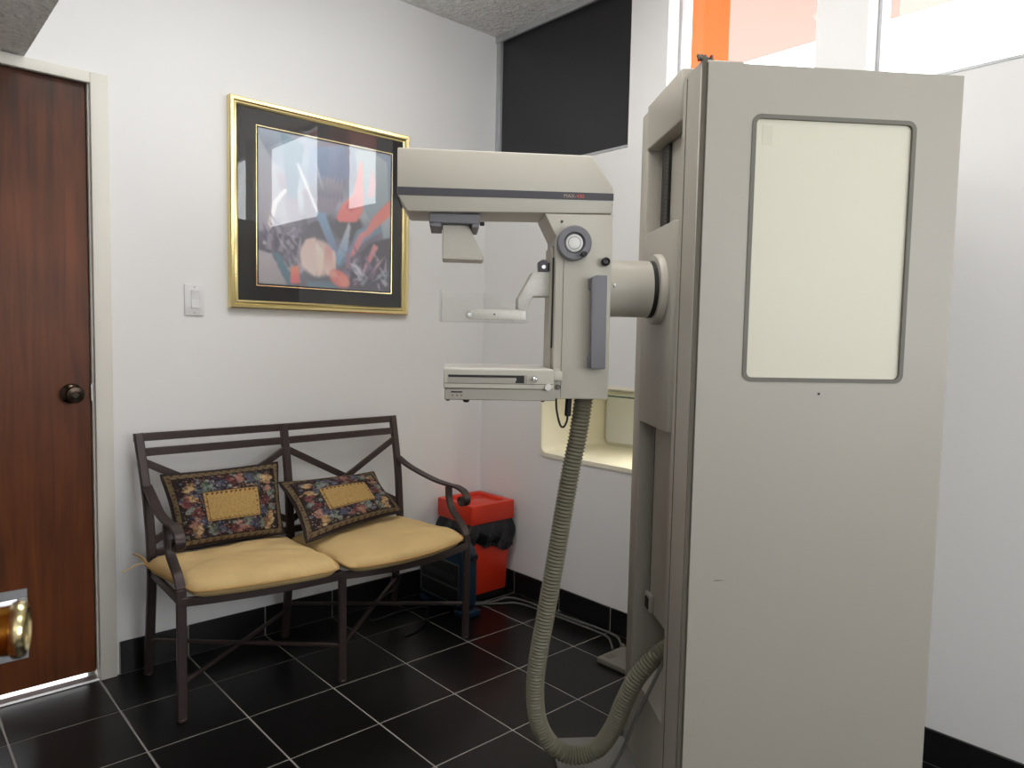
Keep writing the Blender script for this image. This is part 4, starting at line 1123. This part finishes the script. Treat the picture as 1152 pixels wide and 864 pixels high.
# blue case under the bench end
case = thing('portable_case', 'dark blue portable case with grey label panel, on the floor between bench and bin', 'case', (0.185, 0.37, 0))
cx0, cx1, cy0, cy1 = 0.124, 0.208, 0.200, 0.530
w = WMB(case)
w.prism([(cy0+0.008, 0.028), (cy1-0.008, 0.028), (cy1, 0.06), (cy1, 0.27), (cy1-0.03, 0.315), (cy0+0.045, 0.318), (cy0+0.012, 0.298), (cy0, 0.265), (cy0, 0.06)], cx0, cx1, 'x', 0.012, 3)
cbdy = w.build('case_body', M['blue'])
lb = WMB(case).box(cx0-0.0025, cx0+0.001, cy0+0.022, cy1-0.020, 0.050, 0.232, 0.001, 1).build('label_panel', M['label_dk'])
for z0_, z1_ in ((0.226, 0.232), (0.118, 0.126), (0.050, 0.054)):
    WMB(case).box(cx0-0.0032, cx0-0.0024, cy0+0.022, cy1-0.020, z0_, z1_).build('label_stripe', M['label'], lb, smooth=0)
for y_ in (cy0+0.022, cy1-0.026): WMB(case).box(cx0-0.0032, cx0-0.0024, y_, y_+0.006, 0.054, 0.226).build('label_stripe', M['label'], lb, smooth=0)
for k in range(13): WMB(case).box(cx0-0.0030, cx0-0.0024, cy0+0.050+k*0.018, cy0+0.060+k*0.018, 0.150, 0.178).build('grille_bar', mat('label_bar', rgb(62, 66, 64), 0.5) if k == 0 else bpy.data.materials['label_bar'], lb, smooth=0)
WMB(case).box(cx0+0.002, cx0+0.008, cy0+0.06, cy1-0.06, 0.250, 0.300, 0.002, 1).build('carry_recess', M['black'])
WMB(case).cyl(((cx0+cx1)/2+0.02, cy0+0.001, 0.262), ((cx0+cx1)/2+0.02, cy0-0.010, 0.262), 0.018, 20, 0.003).build('side_cap', M['black'])
WMB(case).box(cx0-0.006, cx1+0.006, cy0-0.020, cy0+0.05, 0.0005, 0.028, 0.006, 2).build('case_foot', M['blue'])
WMB(case).box(cx0-0.006, cx1+0.006, cy1-0.07, cy1-0.01, 0.0005, 0.028, 0.006, 2).build('case_foot', M['blue'])

# cables
c_ = MB().tube(spline([(-0.255, 0.43, 0.262), (-0.172, 0.42, 0.235), (-0.1, 0.42, 0.2), (-0.053, 0.42, 0.159), (-0.081, 0.42, 0.121), (-0.152, 0.42, 0.09), (-0.205, 0.42, 0.04), (-0.19, 0.42, 0.005),
                       (-0.05, 0.43, 0.005), (0.072, 0.405, 0.005), (0.03, 0.332, 0.005), (-0.033, 0.257, 0.005), (-0.12, 0.209, 0.005), (-0.171, 0.205, 0.005)], 10), 0.0042, 8).build('power_cord', M['black'])
tag(c_, 'thin black cord looping down below the bench seat', 'cord')
c_ = MB().tube(spline([(0.245, 0.33, 0.006), (0.34, 0.262, 0.006), (0.44, 0.255, 0.006), (0.475, 0.16, 0.006), (0.480, 0.02, 0.006), (0.486, -0.12, 0.006), (0.500, -0.26, 0.006), (0.495, -0.36, 0.006), (0.452, -0.418, 0.008), (0.418, -0.452, 0.024)], 10), 0.0052, 8).build('power_cord', M['cable_grey'])
tag(c_, 'grey cable running along the right baseboard to the floor box', 'cord')
c_ = MB().tube(spline([(0.25, 0.30, 0.0055), (0.36, 0.225, 0.0055), (0.43, 0.17, 0.0055), (0.452, 0.02, 0.0055), (0.462, -0.12, 0.0055), (0.470, -0.25, 0.0055), (0.462, -0.34, 0.0055), (0.425, -0.39, 0.0055), (0.385, -0.432, 0.0055)], 10), 0.0045, 8).build('power_cord', M['cable_grey'])
tag(c_, 'thinner grey cable lying nearest the floor tiles beside the baseboard cable', 'cord')
# floor box
fb = thing('floor_outlet_box', 'flat beige outlet box on the floor where the grey cable ends', 'outlet box', (0.34, -0.52, 0), math.radians(2))
bxm = WMB(fb).box(0.262, 0.42, -0.640, -0.455, 0.0005, 0.022, 0.004, 2).build('box_cover', mat('beige_floor_box', rgb(118, 114, 104), 0.5, noise=(12, 0.15)))
WMB(fb).box(0.285, 0.325, -0.500, -0.470, 0.0222, 0.0235, 0.001, 1).build('socket_plate', M['bezel'], bxm)
WMB(fb).cyl((0.415, -0.470, 0.010), (0.4185, -0.448, 0.024), 0.010, 12, 0.002).build('cable_gland', M['gasket'], bxm)

# glass shelf in the niche
gs = thing('glass_shelf', 'clear green-edged glass shelf across the top of the lit niche', 'shelf', (0.73, -0.33, 0.988))
WMB(gs).box(XB+0.020, nb-0.016, NY0+0.014, NY1-0.012, 0.990, 0.996).build('shelf_pane', M['shelf_glass'], smooth=0)
WMB(gs).box(XB+0.014, XB+0.0198, NY0+0.014, NY1-0.012, 0.990, 0.996).build('shelf_edge', M['glass_edge'], smooth=0)
nl = thing('niche_lamp', 'small strip lamp tucked under the glass shelf inside the niche', 'lamp', (0.74, -0.50, 0.974))
WMB(nl).box(0.67, 0.81, -0.70, -0.30, 0.976, 0.9895, 0.002, 1).build('lamp_housing', M['white_frame'])
# fixtures for the added ceiling fill lamps, all out of view
for lx, ly, pw, lbl in FILL_LAMPS:
    lmp = thing('ceiling_fill_lamp', lbl, 'lamp', (lx, ly, 2.64), 0, 'added ceiling fill lamps')
    WMB(lmp).box(lx-0.30, lx+0.30, ly-0.30, ly+0.30, 2.650, 2.6995, 0.006, 2).build('fill_lamp_body', M['white_frame'])
    WMB(lmp).box(lx-0.28, lx+0.28, ly-0.28, ly+0.28, 2.640, 2.6495).build('fill_lamp_diffuser', M['lamp'], smooth=0)

# ================================================================== OPEN DOOR LEAF WITH BRASS KNOB
KP = Vector((-1.700, -1.505, 0.986))          # knob centre
da = math.radians(106)
kax = Vector((math.sin(da), math.cos(da), 0))  # axis of the knob
dl = Vector((math.sin(da-PI/2), math.cos(da-PI/2), 0))  # along the leaf, away from the camera
base_ = KP - kax*0.062
leaf_rot = math.atan2(dl.y, dl.x)
lf = thing('door_leaf', 'open brown door leaf at the left edge carrying the round brass knob', 'door', (base_.x, base_.y, 0), leaf_rot)
MB().box(-0.72, 0.055, 0.0, 0.036, 0.012, 2.03, 0.002, 1).build('door_panel', M['door_wood'], lf, smooth=0)
kb = MB()
kb.lathe([(0, 0.0), (0.028, 0.0), (0.029, 0.003), (0.024, 0.008), (0.012, 0.012), (0.0115, 0.018), (0.016, 0.023), (0.0205, 0.028), (0.0213, 0.034), (0.0200, 0.048), (0.0203, 0.056)], (0, -0.0003, KP.z), (0, -1, 0), 48)
kbo = kb.build('brass_knob', M['brass'], lf)
MB().lathe([(0.0203, 0.0562), (0.0222, 0.0572), (0.0234, 0.060), (0.0234, 0.0635), (0.0220, 0.0665), (0.018, 0.068), (0.0155, 0.0655), (0.006, 0.0645), (0, 0.0645)], (0, -0.0003, KP.z), (0, -1, 0), 48).build('knob_rim', M['pale_brass'], kbo)
